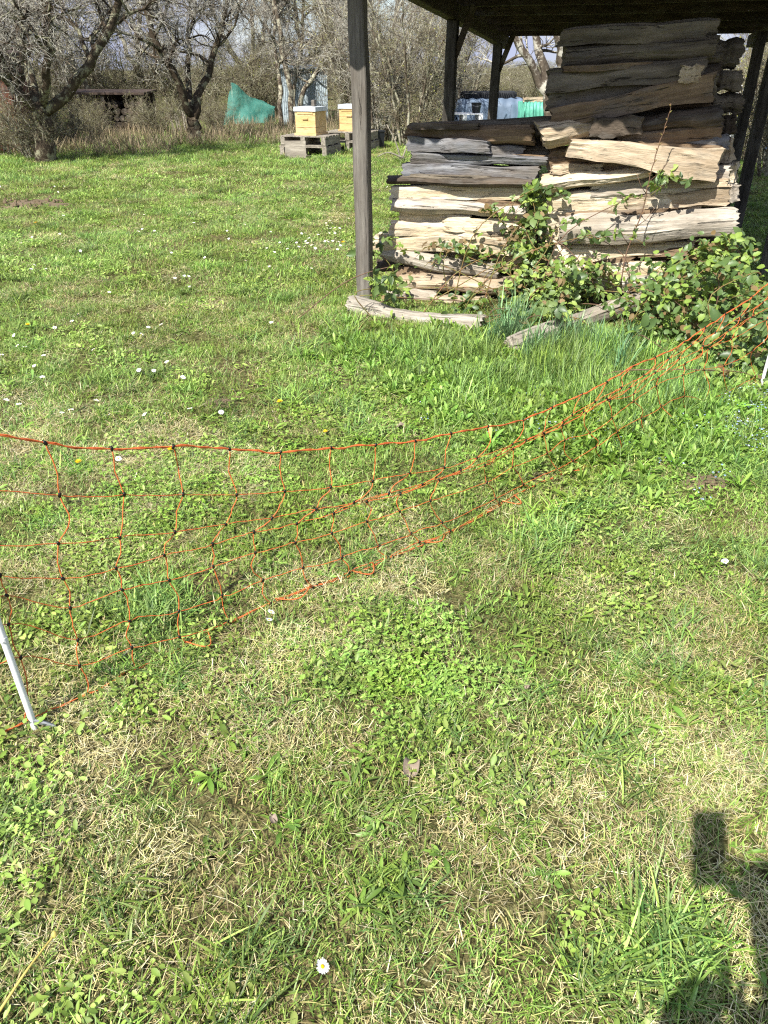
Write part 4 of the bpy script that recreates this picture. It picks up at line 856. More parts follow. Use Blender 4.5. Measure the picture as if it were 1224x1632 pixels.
def bramble(label, regions, n_part, n_fill, seed, canes=14, woody=.12, young=.45, rust=.04):
    """regions: (px polygon box x0,y0,x1,y1, shed plane offset near..far, weight)"""
    r = np.random.default_rng(seed); W = np.array([g[6] for g in regions], float); W /= W.sum()
    def sample(n):
        out = []
        while len(out) < n:
            x0, y0, x1, y1, o0, o1, _ = regions[r.choice(len(regions), p=W)]
            u, v_ = r.normal(.5, .25, 2)
            if not (0 <= u <= 1 and 0 <= v_ <= 1): continue
            p = plane_hit(x0 + u * (x1 - x0), y0 + v_ * (y1 - y0), r.uniform(o0, o1))
            if p[2] < .03: p = G(x0 + u * (x1 - x0), y0 + v_ * (y1 - y0), r.uniform(.03, .12))
            out.append(p)
        return np.array(out)
    per = 7; roots = sample(max(1, n_part // per)); pts = []; nr = []; SPR = []
    for q0 in roots:                                              # short leafy sprays
        d = norm(np.array([r.normal(0, 1), r.normal(-.15, .35), r.normal(-.02, .4)])); L = r.uniform(.16, .36)
        e = q0 + d * L; e[2] = max(e[2] - .05, .04); mdl = (q0 + e) / 2 + [0, 0, .05]; cv = spline([q0, mdl, e], 10); SPR.append(cv)
        for k in range(per):
            p = cv[min(9, int(1 + k * 9 / per))]; sd = np.array([(-1) ** k * .03, -.01, .012]) * r.uniform(.4, 1.2); pts.append(p + sd); nr.append(norm(r.normal(0, .6, 3) + np.array([-.2, -.45, .75])))
    pts = np.array(pts); nr = np.array(nr); n_part = len(pts); pts[:, 2] = np.maximum(pts[:, 2], .03); c = pts.mean(0); c[2] = 0
    t = thing('bramble_bush', label, 'bramble', c, 0, 'bramble growing over the firewood')
    def orient(n): return norm(r.normal(0, .5, (n, 3)) + np.array([-.25, -.5, .8]))
    for cv in SPR: MB().tubes(cv[None] - c, np.linspace(.0026, .0012, 10)[None], 5).obj('spray_stem', M['cane'], t, True)
    for p, nn_ in zip(pts, nr):
        k = r.choice([0, 1, 2], p=[.4, .3, .3]) if r.random() < young else r.integers(3, 6)
        if r.random() < rust: k = 6
        o = link('leaf', LEAF[k], t); q = Vector(nn_).to_track_quat('Z', 'Y').to_matrix().to_4x4() @ Matrix.Rotation(r.uniform(0, 6.28), 4, 'Z'); s = r.uniform(.5, 1.3)
        o.matrix_local = Matrix.Translation(Vector(p - c)) @ q @ Matrix.Scale(s, 4)
    # canes arch from the ground to the leaf sprays
    P = []
    for k in range(canes):
        e = pts[r.integers(0, n_part)]; g = np.array([e[0] + r.normal(0, .45), e[1] - abs(r.normal(.05, .12)) + .05, 0.0]); m_ = (e + g) / 2 + np.array([r.normal(0, .14), -.06, .06 + .10 * e[2]])
        P.append(spline([g, m_, e, e + (e - m_) * .3 - [0, 0, .05]], 14))
    P = np.array(P) - c
    for k in range(canes): MB().tubes(P[k:k + 1], np.linspace(.0042, .0018, 14)[None], 6).obj('cane', M['cane' if r.random() > woody else 'twig_dead'], t, True)
    if n_fill:                                                    # the leaves too deep in the bush to pick apart
        pf = sample(n_fill); pf = pf + AX * r.uniform(.02, .14, (n_fill, 1)); nf = orient(n_fill); mb = MB()
        for p, nn_ in zip(pf, nf):
            p = p - c - [0, 0, .02]; d = norm(np.cross(nn_, r.normal(0, 1, 3)))
            V, f = leaflet(p, d, nn_, r.uniform(.035, .06), r.uniform(.025, .042)); mb.add(V, [f], r.choice([0, 1, 2], p=[.34, .54, .12]))
        o = mb.obj('inner_leaf', [M['leaf_young'], M['leaf_old'], M['leaf_rust']], t, True); o['kind'] = 'stuff'
    return t
bramble('bramble climbing the gap between the two firewood stacks', [(830, 280, 878, 350, .12, .34, 1.0), (826, 340, 882, 480, -.02, .3, 2.0)], 91, 170, 1, 9)
bramble('bramble at the lower left corner of the left stack', [(588, 370, 650, 400, .12, .26, .7), (586, 440, 640, 500, -.05, .18, 1.0), (625, 425, 660, 480, .05, .18, .6)], 42, 40, 2, 6)
bramble('bramble spray with dead leaves across the lower left stack', [(670, 370, 800, 430, .1, .24, 1.6), (780, 350, 850, 420, .1, .26, 1.0), (680, 455, 800, 500, -.12, .1, .9)], 84, 110, 3, 8, .4, .45, .25)
bramble('bramble mat between the ground beams and the right stack', [(790, 420, 960, 500, -.32, .1, 1.6), (830, 470, 930, 530, -.45, -.1, 1.0), (870, 410, 1010, 470, -.1, .18, 1.0)], 168, 480, 4, 14, .4)
bramble('big bramble mound at the right beside the netting', [(1000, 400, 1224, 500, -.55, .1, 2.2), (960, 440, 1180, 560, -.75, -.1, 1.6), (1080, 480, 1260, 610, -1.0, -.3, 1.6), (1090, 370, 1215, 430, -.15, .15, 1.0), (1180, 420, 1330, 560, -.8, .1, 1.0)], 294, 1500, 5, 26, .4)
bramble('bramble sprays trailing over the face of the right stack', [(903, 300, 950, 330, .10, .19, 1.0), (930, 320, 960, 390, .08, .18, 1.0), (980, 300, 1090, 320, .10, .2, 1.6), (1105, 320, 1130, 370, .1, .2, .5)], 42, 0, 6, 5)

# tall bare shoot in front of the right stack
sp = [plane_hit(985, 475, .0), plane_hit(1000, 400, .05), plane_hit(1022, 345, .06), plane_hit(1035, 285, .05), plane_hit(1050, 232, .04), plane_hit(1063, 195, .03), plane_hit(1070, 165, .02)]
g = sp[0].copy(); g[2] = -.02; t = thing('bare_shoot', 'thin bare shoot with buds rising before the right stack', 'shoot', g)
P = spline([g] + sp, 40) + rng.normal(0, .003, (40, 3)) - g; MB().tube(P, np.linspace(.0055, .002, 40), 7).obj('stem', M['twig_dead'], t, True)
for k in range(14):
    c = P[14 + k * 26 // 14]; d = norm(np.array([(-1) ** k * .6, -.3, .7])); MB().tube([c, c + d * .008, c + d * .02], [.002, .0045, .001], 6).obj('bud', M['cane'], t, True)
for k, (i, sx) in enumerate([(20, -1), (15, 1), (22, 1), (12, -1)]):
    c = P[i]; MB().tube([c, c + np.array([sx * .05, -.02, .05]), c + np.array([sx * .09, -.03, .12])], [.003, .002, .0012], 6).obj('side_shoot', M['twig_dead'], t, True)
# bleached dead branches left of the stack
b = at_ground(640, 15.5); t = thing('dead_branch', 'bleached forked dead branch sticking up left of the stack', 'branch', b)
P0 = b * 0; MB().tubes(np.array([spline([(.0, 0, -.05), (-.1, 0, .3), (-.28, 0, .62)], 8), spline([(.0, 0, .0), (.1, .02, .3), (.12, .05, .62)], 8), spline([(.05, 0, .05), (-.25, -.1, .16), (-.45, -.2, .1)], 8)]), np.tile(np.linspace(.018, .006, 8), (3, 1)), 7).obj('limb', M['pallet_wood'], t, True)

# ------------------------------------------------------------------ turf
def blades(n, rad, h, wd, lean, curl, cols, seed, jitter=.25, flat=False, tipc=1.15):
    """n blades around the origin: verts, faces, tints"""
    r = np.random.default_rng(seed); a = r.uniform(0, 6.28, n); q = rad * np.sqrt(r.random(n)); b = np.stack([q * np.cos(a), q * np.sin(a), np.zeros(n)], 1)
    az = r.uniform(0, 6.28, n); d = np.stack([np.cos(az), np.sin(az), np.zeros(n)], 1); s = np.stack([-np.sin(az), np.cos(az), np.zeros(n)], 1)
    H = h[0] + (h[1] - h[0]) * r.random(n) ** 1.5; ln = r.uniform(lean[0], lean[1], n); cu = r.uniform(curl[0], curl[1], n); w_ = wd * r.uniform(.7, 1.3, n)
    pts = []; p = b.copy(); 
    for k in range(4):
        pts.append(p.copy()); th = np.clip(ln + cu * k / 3, 0, 1.62); p = p + (d * np.sin(th)[:, None] + np.array([0, 0, 1.]) * np.cos(th)[:, None]) * (H / 3)[:, None]
    ws = [.8, 1.0, .7]; V = []
    for k in range(3): V += [pts[k] - s * (w_ * ws[k] / 2)[:, None], pts[k] + s * (w_ * ws[k] / 2)[:, None]]
    V.append(pts[3]); V = np.stack(V, 1)                         # (n,7,3)
    if flat: V[:, :, 2] += r.uniform(.002, .03, n)[:, None]
    c = np.array([hx(x)[:3] for x in cols])[r.integers(0, len(cols), n)] * (1 + r.normal(0, jitter, (n, 1))).clip(.5, 1.6)
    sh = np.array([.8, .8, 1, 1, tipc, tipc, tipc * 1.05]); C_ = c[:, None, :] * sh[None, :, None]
    o = (np.arange(n) * 7)[:, None]; Q = np.concatenate([o + np.array([[0, 1, 3, 2]]), o + np.array([[2, 3, 5, 4]])]); T = o + np.array([[4, 5, 6]])
    return V.reshape(-1, 3), Q, T, C_.reshape(-1, 3)
def tuft(name, mat, *sets):
    V = []; Q = []; T = []; C_ = []; n = 0
    for v, q, t, c in sets: V.append(v); Q.append(q + n); T.append(t + n); C_.append(c); n += len(v)
    return mesh(name, np.concatenate(V), [np.concatenate(Q), np.concatenate(T)], mat, True, col=np.concatenate(C_))
def leafset(n, rad, L, W, zr, cols, seed, tilt=.6, rosette=False, lobes=1):
    """small broad leaves on short stalks, or a rosette of long ones"""
    r = np.random.default_rng(seed); V = []; Q = []; T = []; C_ = []; k0 = 0
    cl = np.array([hx(x)[:3] for x in cols])
    for k in range(n * lobes):
        if k % lobes == 0: a = r.uniform(0, 6.28); q = rad * math.sqrt(r.random()) * (0.12 if rosette else 1); c = np.array([q * math.cos(a), q * math.sin(a), r.uniform(*zr)]); az0 = r.uniform(0, 6.28)
        az = a + r.normal(0, .3) if rosette else az0 + (k % lobes - (lobes - 1) / 2) * (1.0 if lobes < 4 else .62); d = np.array([math.cos(az), math.sin(az), 0]); l = r.uniform(*L); w_ = W * l * r.uniform(.8, 1.2)
        el = r.uniform(*(rosette if isinstance(rosette, tuple) else (.15, .9))) if rosette else r.uniform(-.2, tilt); d = d * math.cos(el) + np.array([0, 0, math.sin(el)]); n_ = norm(np.array([-d[0] * d[2], -d[1] * d[2], 1.0]) + r.normal(0, .25, 3)); n_ = norm(n_ - d * np.dot(n_, d))
        if rosette: ts, ws = [0, .3, .6, .85, 1], [.25, .6, 1, .65, 0]
        else: ts, ws = [0, .3, .65, .9, 1], [.15, .85, 1, .6, .1]
        s = np.cross(d, n_); col = cl[r.integers(0, len(cl))] * r.uniform(.75, 1.25)
        for t, wk in zip(ts, ws):
            m_ = c + d * l * t - np.array([0, 0, 1.]) * l * (.35 if rosette else .1) * t * t
            V += [m_ - s * w_ * wk / 2 + n_ * w_ * .12 * wk, m_, m_ + s * w_ * wk / 2 + n_ * w_ * .12 * wk]; C_ += [col, col * 1.15, col]
        for i in range(4): Q += [[k0 + i * 3, k0 + i * 3 + 1, k0 + i * 3 + 4, k0 + i * 3 + 3], [k0 + i * 3 + 1, k0 + i * 3 + 2, k0 + i * 3 + 5, k0 + i * 3 + 4]]
        k0 += 15
    V = np.array(V); V[:, 2] = np.maximum(V[:, 2], .002)
    return V, np.array(Q), np.zeros((0, 3), int), np.array(C_)
def scatter(name, meshes, P, rot, scl, idx, label, mat=None):
    """one object; its points carry copies of a few tufts"""
    tc = bpy.data.collections.new(name + '_kinds')
    for k, me in enumerate(meshes): tc.objects.link(bpy.data.objects.new('%s_%02d' % (name, k), me))
    me = bpy.data.meshes.new(name); n = len(P); me.vertices.add(n); me.vertices.foreach_set('co', np.asarray(P, np.float32).ravel())
    a = me.attributes.new('rot', 'FLOAT_VECTOR', 'POINT'); a.data.foreach_set('vector', np.asarray(rot, np.float32).ravel())
    a = me.attributes.new('scl', 'FLOAT_VECTOR', 'POINT'); a.data.foreach_set('vector', np.asarray(scl, np.float32).ravel())
    a = me.attributes.new('kind', 'INT', 'POINT'); a.data.foreach_set('value', np.asarray(idx, np.int32))
    o = link(name, me); tag(o, label, None, None, 'stuff')
    ng = bpy.data.node_groups.new(name + '_scatter', 'GeometryNodeTree'); ng.interface.new_socket('Geometry', in_out='INPUT', socket_type='NodeSocketGeometry'); ng.interface.new_socket('Geometry', in_out='OUTPUT', socket_type='NodeSocketGeometry')
    N = ng.nodes; Lk = ng.links; gi = N.new('NodeGroupInput'); go = N.new('NodeGroupOutput'); ip = N.new('GeometryNodeInstanceOnPoints'); ci = N.new('GeometryNodeCollectionInfo')
    ci.inputs['Collection'].default_value = tc; ci.inputs['Separate Children'].default_value = True; ci.inputs['Reset Children'].default_value = True
    def attr(nm, ty): x = N.new('GeometryNodeInputNamedAttribute'); x.data_type = ty; x.inputs['Name'].default_value = nm; return x.outputs['Attribute']
    Lk.new(gi.outputs[0], ip.inputs['Points']); Lk.new(ci.outputs[0], ip.inputs['Instance']); ip.inputs['Pick Instance'].default_value = True
    Lk.new(attr('kind', 'INT'), ip.inputs['Instance Index']); Lk.new(attr('rot', 'FLOAT_VECTOR'), ip.inputs['Rotation']); Lk.new(attr('scl', 'FLOAT_VECTOR'), ip.inputs['Scale']); Lk.new(ip.outputs[0], go.inputs[0])
    md = o.modifiers.new('scatter', 'NODES'); md.node_group = ng; return o

def field(n, y0, y1, p, r, side=.9, k=.56):
    """n points over the ground in front, denser nearby: density falls as distance**-p"""
    yy = np.linspace(y0, y1, 4000); d = np.where(yy < 2.2, 2.2 ** -p, yy ** -p) * (2 * (k * yy + side)); c = np.cumsum(d); c /= c[-1]
    Y_ = np.interp(r.random(n), c, yy); X_ = r.uniform(-1, 1, n) * (k * Y_ + side); return X_, Y_
def in_stack(x, y):
    q = np.stack([x, y], 1) - P1[:2]; s = q @ AX[:2]; w_ = q @ BX[:2]; return (s > .12) & (s < 1.6) & (w_ > .2) & (w_ < 2.9)
BLOB = [(600, 540, .3, .5), (520, 480, .5, .7), (660, 560, .35, .6), (740, 580, .5, .8), (900, 560, .4, 1.3), (960, 590, .45, 1.2), (1030, 620, .5, 1.0), (850, 620, .6, .8), (1080, 650, .6, .7), (860, 880, .16, .7), (235, 975, .14, .9), (700, 600, .7, .5), (1080, 1560, .16, .9), (980, 1500, .12, .5), (1000, 680, .5, .6), (330, 1590, .12, .6), (760, 1210, .1, .5), (400, 1180, .15, .4)]
BLOBW = [(*G(x, y)[:2], r_, s) for x, y, r_, s in BLOB]
def lush(x, y):
    t = 0
    for bx_, by_, r_, s in BLOBW: t = t + s * np.exp(-((x - bx_) ** 2 + (y - by_) ** 2) / r_ ** 2)
    t = t + .5 * np.clip((y - 12.5) / 4, 0, 1)
    return t
SPOT = [(*G(x, y)[:2], r_) for x, y, r_ in [(50, 325, .55), (350, 645, .10), (655, 1237, .03), (1125, 770, .12), (520, 625, .06)]]
BEAMS = [(G(556, 492)[:2], G(772, 532)[:2]), (G(812, 566)[:2], G(1015, 500)[:2])]
def by_beam(x, y):                        # close to one of the two beams lying in the grass, on the near side too
    p = np.stack([x, y], 1); out = np.zeros(len(x), bool)
    for a, b in BEAMS:
        t = np.clip(((p - a) @ (b - a)) / ((b - a) @ (b - a)), 0, 1); d = p - (a + t[:, None] * (b - a)); out |= (np.hypot(d[:, 0], d[:, 1] * np.where(d[:, 1] < 0, .55, 1)) < .11)
    return out
def bare(x, y):
    t = 0
    for bx_, by_, r_ in SPOT: t = t + np.exp(-((x - bx_) ** 2 + (y - by_) ** 2) / r_ ** 2)
    return t
def dryness(x, y):                        # 0 green .. 1 straw
    f = fbm(x + 50, y + 50, 2.6, 21, 4) * .65 + fbm(x + 50, y + 50, .7, 33, 3) * .35
    near = np.clip((2.4 - y) / 1.6, 0, 1) * .10 + np.clip((x - .2) / 1.5, 0, 1) * np.clip((3.2 - y) / 1.2, 0, 1) * .10
    far = np.clip((y - 3.0) / 3.0, 0, 1)
    return np.clip((f + near - .45 - .02 * far) / .28, 0, 1) * (.86 - .28 * far)
GREEN = ['#8dac54', '#7d9c4a', '#9cb864', '#6c8c44', '#adc070', '#84a04c']; COOL = ['#6f8f50', '#7f9d5a', '#5f8148', '#8ea868']; STRAW = ['#c8bc8c', '#bcb080', '#d2c99e', '#ada072', '#c2b88e', '#dad4b2', '#bfbc80']
R0 = .13                                   # tuft radius; laid on a jittered grid of about that spacing
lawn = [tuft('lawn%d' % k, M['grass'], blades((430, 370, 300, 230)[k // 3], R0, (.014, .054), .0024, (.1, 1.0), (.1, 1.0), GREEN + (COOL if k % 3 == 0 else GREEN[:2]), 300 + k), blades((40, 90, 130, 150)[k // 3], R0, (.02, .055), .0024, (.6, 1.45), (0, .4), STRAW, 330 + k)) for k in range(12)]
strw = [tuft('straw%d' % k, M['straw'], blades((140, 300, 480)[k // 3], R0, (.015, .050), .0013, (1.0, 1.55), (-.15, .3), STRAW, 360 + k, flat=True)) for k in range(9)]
tall = [tuft('tall%d' % k, M['grass'], blades((90, 90, 170, 170)[k], .10, (.06, .19), .0046, (.05, .75), (.2, 1.2), COOL + GREEN[:3], 400 + k), blades(14, .10, (.04, .12), .003, (.5, 1.3), (0, .5), STRAW, 420 + k)) for k in range(4)]
clov = [tuft('clover%d' % k, M['weed'], leafset(60, .10, (.010, .026), .42, (.006, .030), ['#86a04c', '#97b05a', '#789246', '#a8bd6c'], 440 + k, 1.1), leafset(24, .10, (.007, .012), .8, (.012, .034), ['#86a04c', '#97b05a'], 445 + k, .5)) for k in range(4)]
rose = [tuft('rosette%d' % k, M['weed'], leafset(9, .03, (.025, .062), .20, (.002, .012), ['#7c9a48', '#8fab55', '#6c8a42'], 460 + k, rosette=True)) for k in range(4)]
lob = [tuft('buttercup%d' % k, M['weed'], leafset(13, .07, (.009, .018), .36, (.008, .05), ['#7a9a44', '#8aaa50', '#9ab85c'], 480 + k, .7, lobes=5)) for k in range(3)]
dock = [tuft('broad%d' % k, M['weed'], leafset(17, .07, (.07, .15), .15, (.002, .02), ['#769a44', '#86aa50', '#6a8a3e', '#94b45a'], 500 + k, rosette=(.55, 1.35))) for k in range(3)]
speed = [tuft('speedwell%d' % k, M['weed'], leafset(7, .05, (.005, .009), 1.0, (.03, .055), ['#c3d2ea', '#9fb9e0'], 520 + k, .2), leafset(16, .05, (.010, .018), .7, (.01, .04), ['#6f9a38', '#7fae45'], 530 + k, .3)) for k in range(2)]
hay = [tuft('hay%d' % k, M['straw'], blades(30, .09, (.18, .52), .0055, (.0, .55), (.1, .7), ['#95866c', '#a99a7e', '#82745e', '#bbae92', '#776a56'], 540 + k), blades(34, .10, (.08, .30), .006, (.1, .7), (.2, .9), GREEN + COOL, 560 + k)) for k in range(4)]

def lay(name, ms, x, y, s, label, r, zs=None, tilt=.12):
    n = len(x); P = np.stack([x, y, hgt(x, y) - .002], 1); rot = np.stack([r.normal(0, tilt, n), r.normal(0, tilt, n), r.uniform(0, 6.28, n)], 1); zs = s if zs is None else zs
    return scatter(name, ms, P, rot, np.stack([s, s, zs], 1), r.integers(0, len(ms), n), label)
r = np.random.default_rng(77)
def far_scale(y): return 1 + np.clip((y - 2.0) * .085, 0, 1.6)
def lawn_grid(bands, r, side=1.0, k=.58):
    """jittered grid, coarser with distance: x, y, spacing"""
    X_, Y_, S_ = [], [], []
    for y0, y1, sp in bands:
        for yy in np.arange(y0, y1, sp):
            h = k * yy + side; xs = np.arange(-h, h, sp); n = len(xs); X_.append(xs + r.uniform(-.45, .45, n) * sp); Y_.append(yy + r.uniform(-.45, .45, n) * sp); S_.append(np.full(n, sp))
    return np.concatenate(X_), np.concatenate(Y_), np.concatenate(S_)
def lay_k(name, ms, x, y, s, zs, kind, label, r, tilt=.06):
    n = len(x); P = np.stack([x, y, hgt(x, y) - .002], 1); rot = np.stack([r.normal(0, tilt, n), r.normal(0, tilt, n), r.uniform(0, 6.28, n)], 1)
    return scatter(name, ms, P, rot, np.stack([s, s, zs], 1), kind, label)
BANDS = [(.2, 3.0, .15), (3.0, 6.0, .19), (6.0, 11.0, .28), (11.0, 28.0, .46)]
x, y, sp = lawn_grid(BANDS, r); keep = ~in_stack(x, y) & (r.random(len(x)) > bare(x, y) * 1.1); x, y, sp = x[keep], y[keep], sp[keep]; n = len(x)
dr = dryness(x, y); lu = np.clip(lush(x, y), 0, 1.3); lev = np.clip(np.round(dr * 3 + r.normal(0, .45, n)), 0, 3).astype(int)
s = sp / .155 * r.uniform(.9, 1.15, n)
lay_k('grass', lawn, x, y, s, (.80 + .45 * lu) * (sp / .155) ** .45 * r.uniform(.8, 1.25, n), lev * 3 + r.integers(0, 3, n), 'short green meadow grass covering the ground', r)
x, y, sp = lawn_grid(BANDS, r); keep = ~in_stack(x, y) & (r.random(len(x)) > bare(x, y) * .5); x, y, sp = x[keep], y[keep], sp[keep]; dr = dryness(x, y); keep = r.random(len(x)) < .25 + dr; x, y, sp, dr = x[keep], y[keep], sp[keep], dr[keep]; n = len(x)
lev = np.clip(np.round(dr * 2 + r.normal(0, .5, n)), 0, 2).astype(int)
lay_k('dry_thatch', strw, x, y, sp / .155 * r.uniform(.9, 1.2, n), .75 * (sp / .155) ** .4 * r.uniform(.7, 1.2, n), lev * 3 + r.integers(0, 3, n), 'matted dry straw thatch among the grass', r)
x, y = field(12000, .3, 16, 1.0, r); lu = lush(x, y); keep = (r.random(len(x)) < np.clip(lu * .55 - .06, .05, .9)) & ~in_stack(x, y) & ~by_beam(x, y); x, y, lu = x[keep], y[keep], lu[keep]; s = far_scale(y) * r.uniform(.6, 1.15, len(x))
lay('tall_grass', tall, x, y, s * .9, 'lush taller grass tufts near the shed and along the netting', r, s * np.clip(.36 + lu * .36, .32, 1.3) / far_scale(y) ** .6)
x, y = field(9000, .3, 13, 1.0, r); f1 = fbm(x + 20, y + 70, 1.9, 51, 4); keep = (f1 > .50) & (r.random(len(x)) < (f1 - .48) * 1.5) & ~in_stack(x, y) & (r.random(len(x)) > bare(x, y)); x, y = x[keep], y[keep]; s = far_scale(y) * r.uniform(.7, 1.3, len(x))
lay('clover', clov, x, y, s, 'patches of small clover leaves in the lawn', r)
x, y = field(3000, .3, 11, .8, r); keep = (fbm(x + 9, y + 3, 1.4, 61, 3) > .46) & ~in_stack(x, y); x, y = x[keep], y[keep]; s = far_scale(y) * r.uniform(.6, 1.25, len(x))
lay('plantain', rose, x, y, s, 'plantain and dandelion leaf rosettes scattered in the grass', r)
c = G(650, 1075); x = np.concatenate([c[0] + r.normal(0, .15, 80), r.normal(G(300, 800)[0], .35, 130), r.normal(G(1130, 720)[0], .5, 160), r.normal(G(640, 660)[0], .5, 260)]); y = np.concatenate([c[1] + r.normal(0, .11, 80), r.normal(G(300, 800)[1], .22, 130), r.normal(G(1130, 720)[1], .3, 160), r.normal(G(640, 660)[1], .4, 260)])
lay('buttercup_leaves', lob, x, y, r.uniform(.6, 1.15, len(x)), 'clumps of lobed buttercup leaves in the lawn', r)
cx = np.array([G(a, b)[:2] for a, b in [(820, 640), (900, 650), (980, 660), (1040, 640), (760, 610), (880, 600), (950, 690), (660, 560), (1060, 610)]]); ix = r.integers(0, len(cx), 2600); x = cx[ix, 0] + r.normal(0, .26, 2600); y = cx[ix, 1] + r.normal(0, .22, 2600)
lay('lush_weeds', dock, x, y, r.uniform(.45, .9, len(x)), 'lush bright broad-leaved weeds behind the netting', r)
x = r.normal(G(1080, 660)[0], .5, 260); y = r.normal(G(1080, 660)[1], .3, 260); lay('speedwell', speed, x, y, r.uniform(.8, 1.3, 260), 'pale blue speedwell flowers near the right of the netting', r)
strap = [tuft('strap%d' % k, M['grass'], blades(34, .05, (.14, .34), .0075, (.02, .55), (.1, .9), ['#6d9168', '#7c9f74', '#5f8460', '#88a878'], 590 + k)) for k in range(3)]
cz = np.array([G(a, b)[:2] for a, b in [(905, 548), (880, 562), (935, 562), (815, 530), (960, 580), (850, 572), (1000, 565), (800, 545), (985, 590)]]); iz = r.integers(0, 9, 44); x = cz[iz, 0] + r.normal(0, .06, 44); y = cz[iz, 1] + r.normal(0, .05, 44)
lay('strappy_tufts', strap, x, y, r.uniform(.55, 1.05, 44), 'blue-green strappy leaf tufts below the right stack', r)
# dry tall grass along the tree line
x = r.uniform(-13, 9, 3400); y = 15.2 + r.gamma(2.0, 2.3, 3400) + np.where(x > -4.5, 2.6, 0) + np.where(x > -2.2, 1.4, 0) + fbm(x + 9, x * 0, .6, 4) * 2.0; keep = ~((x > .2) & (y < 19)) & (y < 34); x, y = x[keep], y[keep]
s = r.uniform(.35, 1.0, len(x)) ** 1.3; lay('dry_tall_grass', hay, x, y, (.7 + s) * .9, 'tall dry grass along the foot of the trees', r, s)

# ------------------------------------------------------------------ flowers
def petal_ring(n, r0, r1, w_, z, droop, seed, mat):
    r = np.random.default_rng(seed); mb = MB()
    for k in range(n):
        a = k * 2 * math.pi / n + r.normal(0, .06); d = np.array([math.cos(a), math.sin(a), 0]); s = np.array([-d[1], d[0], 0]); dz = droop + r.normal(0, .0012)
        m_ = d * (r0 + r1) / 2; e = d * r1 * r.uniform(.93, 1.05)
        V = [d * r0 - s * w_ * .3 + [0, 0, z], d * r0 + s * w_ * .3 + [0, 0, z], m_ + s * w_ * .55 + [0, 0, z + .001], e + s * w_ * .3 + [0, 0, z + dz], e - s * w_ * .3 + [0, 0, z + dz], m_ - s * w_ * .55 + [0, 0, z + .001]]
        mb.add(V, [[[0, 1, 2, 5], [5, 2, 3, 4]]])
    return mb
def dome(rad, h, z, n=10, m=4):
    V = []; q = []
    for i in range(m):
        t = i / (m - 1) * math.pi / 2 * .92; V += [[rad * math.cos(t) * math.cos(a), rad * math.cos(t) * math.sin(a), z + h * math.sin(t)] for a in np.arange(n) * 2 * math.pi / n]
    for i in range(m - 1): q += [[i * n + k, i * n + (k + 1) % n, i * n + n + (k + 1) % n, i * n + n + k] for k in range(n)]
    return np.array(V), q, [list(range((m - 1) * n, m * n))]
pet = petal_ring(17, .003, .0125, .0036, .045, .001, 1, None); pet_me = pet.data('petals', M['petal'], False)
V, q, cp = dome(.0042, .0028, .0445); dm = MB().add(V, [q, cp]); dm_me = dm.data('flower_centre', M['pollen'], True)
st = MB().tube([(0, 0, -.01), (.003, .002, .02), (0, 0, .0445)], .0009, 6); st_me = st.data('stem', M['stem_green'], True)
one = MB(); one.V = []; one = MB()
for src, mi_ in ((pet, 0), (dm, 1), (st, 2)):
    W = np.concatenate(src.V)
    for kk in src.F: one.F.setdefault(kk, []).append(np.concatenate(src.F[kk]) + one.n); one.M.setdefault(kk, []).append(np.full(sum(len(z_) for z_ in src.F[kk]), mi_))
    one.V.append(W); one.n += len(W)
one_me = one.data('daisy', [M['petal'], M['pollen'], M['stem_green']])
near = [(496, 1556, 'white daisy with yellow centre, nearest flower at the bottom', 1.0), (424, 990, 'upper daisy of the pair just below the netting', .85), (426, 1003, 'lower daisy of the pair just below the netting', .8), (1155, 902, 'single daisy in the grass far right of the netting', .9), (190, 737, 'daisy between the second and third netting cords', .95), (240, 670, None, 1), (365, 633, None, 1), (352, 665, None, 1), (307, 663, None, 1), (268, 672, None, 1), (180, 673, None, 1), (98, 668, None, .9), (115, 665, None, 1), (34, 655, None, 1), (8, 648, None, 1)]
def daisy(x, y, label, s, whole, k):
    p = GH(x, y + 4); rr = np.random.default_rng(int(x * 7 + y)); rot = (-.25 + rr.normal(0, .25), rr.normal(0, .25), rr.uniform(0, 6.28))
    group = 'daisies scattered over the lawn'; label = label or 'small white daisy among the many scattered over the left lawn'
    if whole: o = tag(link('daisy', one_me, None, tuple(p), rot), label, 'daisy', group)
    else:
        o = tag(link('daisy', None, None, tuple(p), rot), label, 'daisy', group); link('petals', pet_me, o); link('flower_centre', dm_me, o); link('stem', st_me, o)
    o.scale = (s, s, s)
for k, (x, y, l, s) in enumerate(near): daisy(x, y, l, s * 1.1, False, k)
fl = [(40, 548), (45, 552), (35, 556), (130, 507), (132, 512), (120, 520), (89, 527), (73, 574), (43, 604), (245, 597), (262, 525), (220, 540), (217, 535), (236, 530), (305, 463), (300, 446), (295, 445), (103, 297), (88, 298), (91, 305), (79, 300), (96, 374), (120, 371), (101, 346), (128, 402), (218, 371), (249, 370), (276, 355), (310, 360), (333, 353), (274, 406), (330, 413), (363, 370), (380, 272), (155, 276), (420, 436), (457, 478), (469, 294), (547, 297), (516, 286), (34, 392), (50, 436), (76, 434), (52, 428), (357, 340), (430, 372), (442, 372), (288, 610), (152, 650), (62, 590), (620, 300), (230, 345), (308, 350), (366, 382)]
rr = np.random.default_rng(12)
for k in range(52): fl.append((np.clip(rr.normal(500, 34), 420, 570), 0)); fl[-1] = (fl[-1][0], 384 - (fl[-1][0] - 500) * .30 + rr.normal(0, 12))
for k in range(26): fl.append((rr.uniform(0, 560), rr.uniform(270, 640)))
for k, (x, y) in enumerate(fl): daisy(x, y, None, .92 + .25 * rr.random(), True, k)
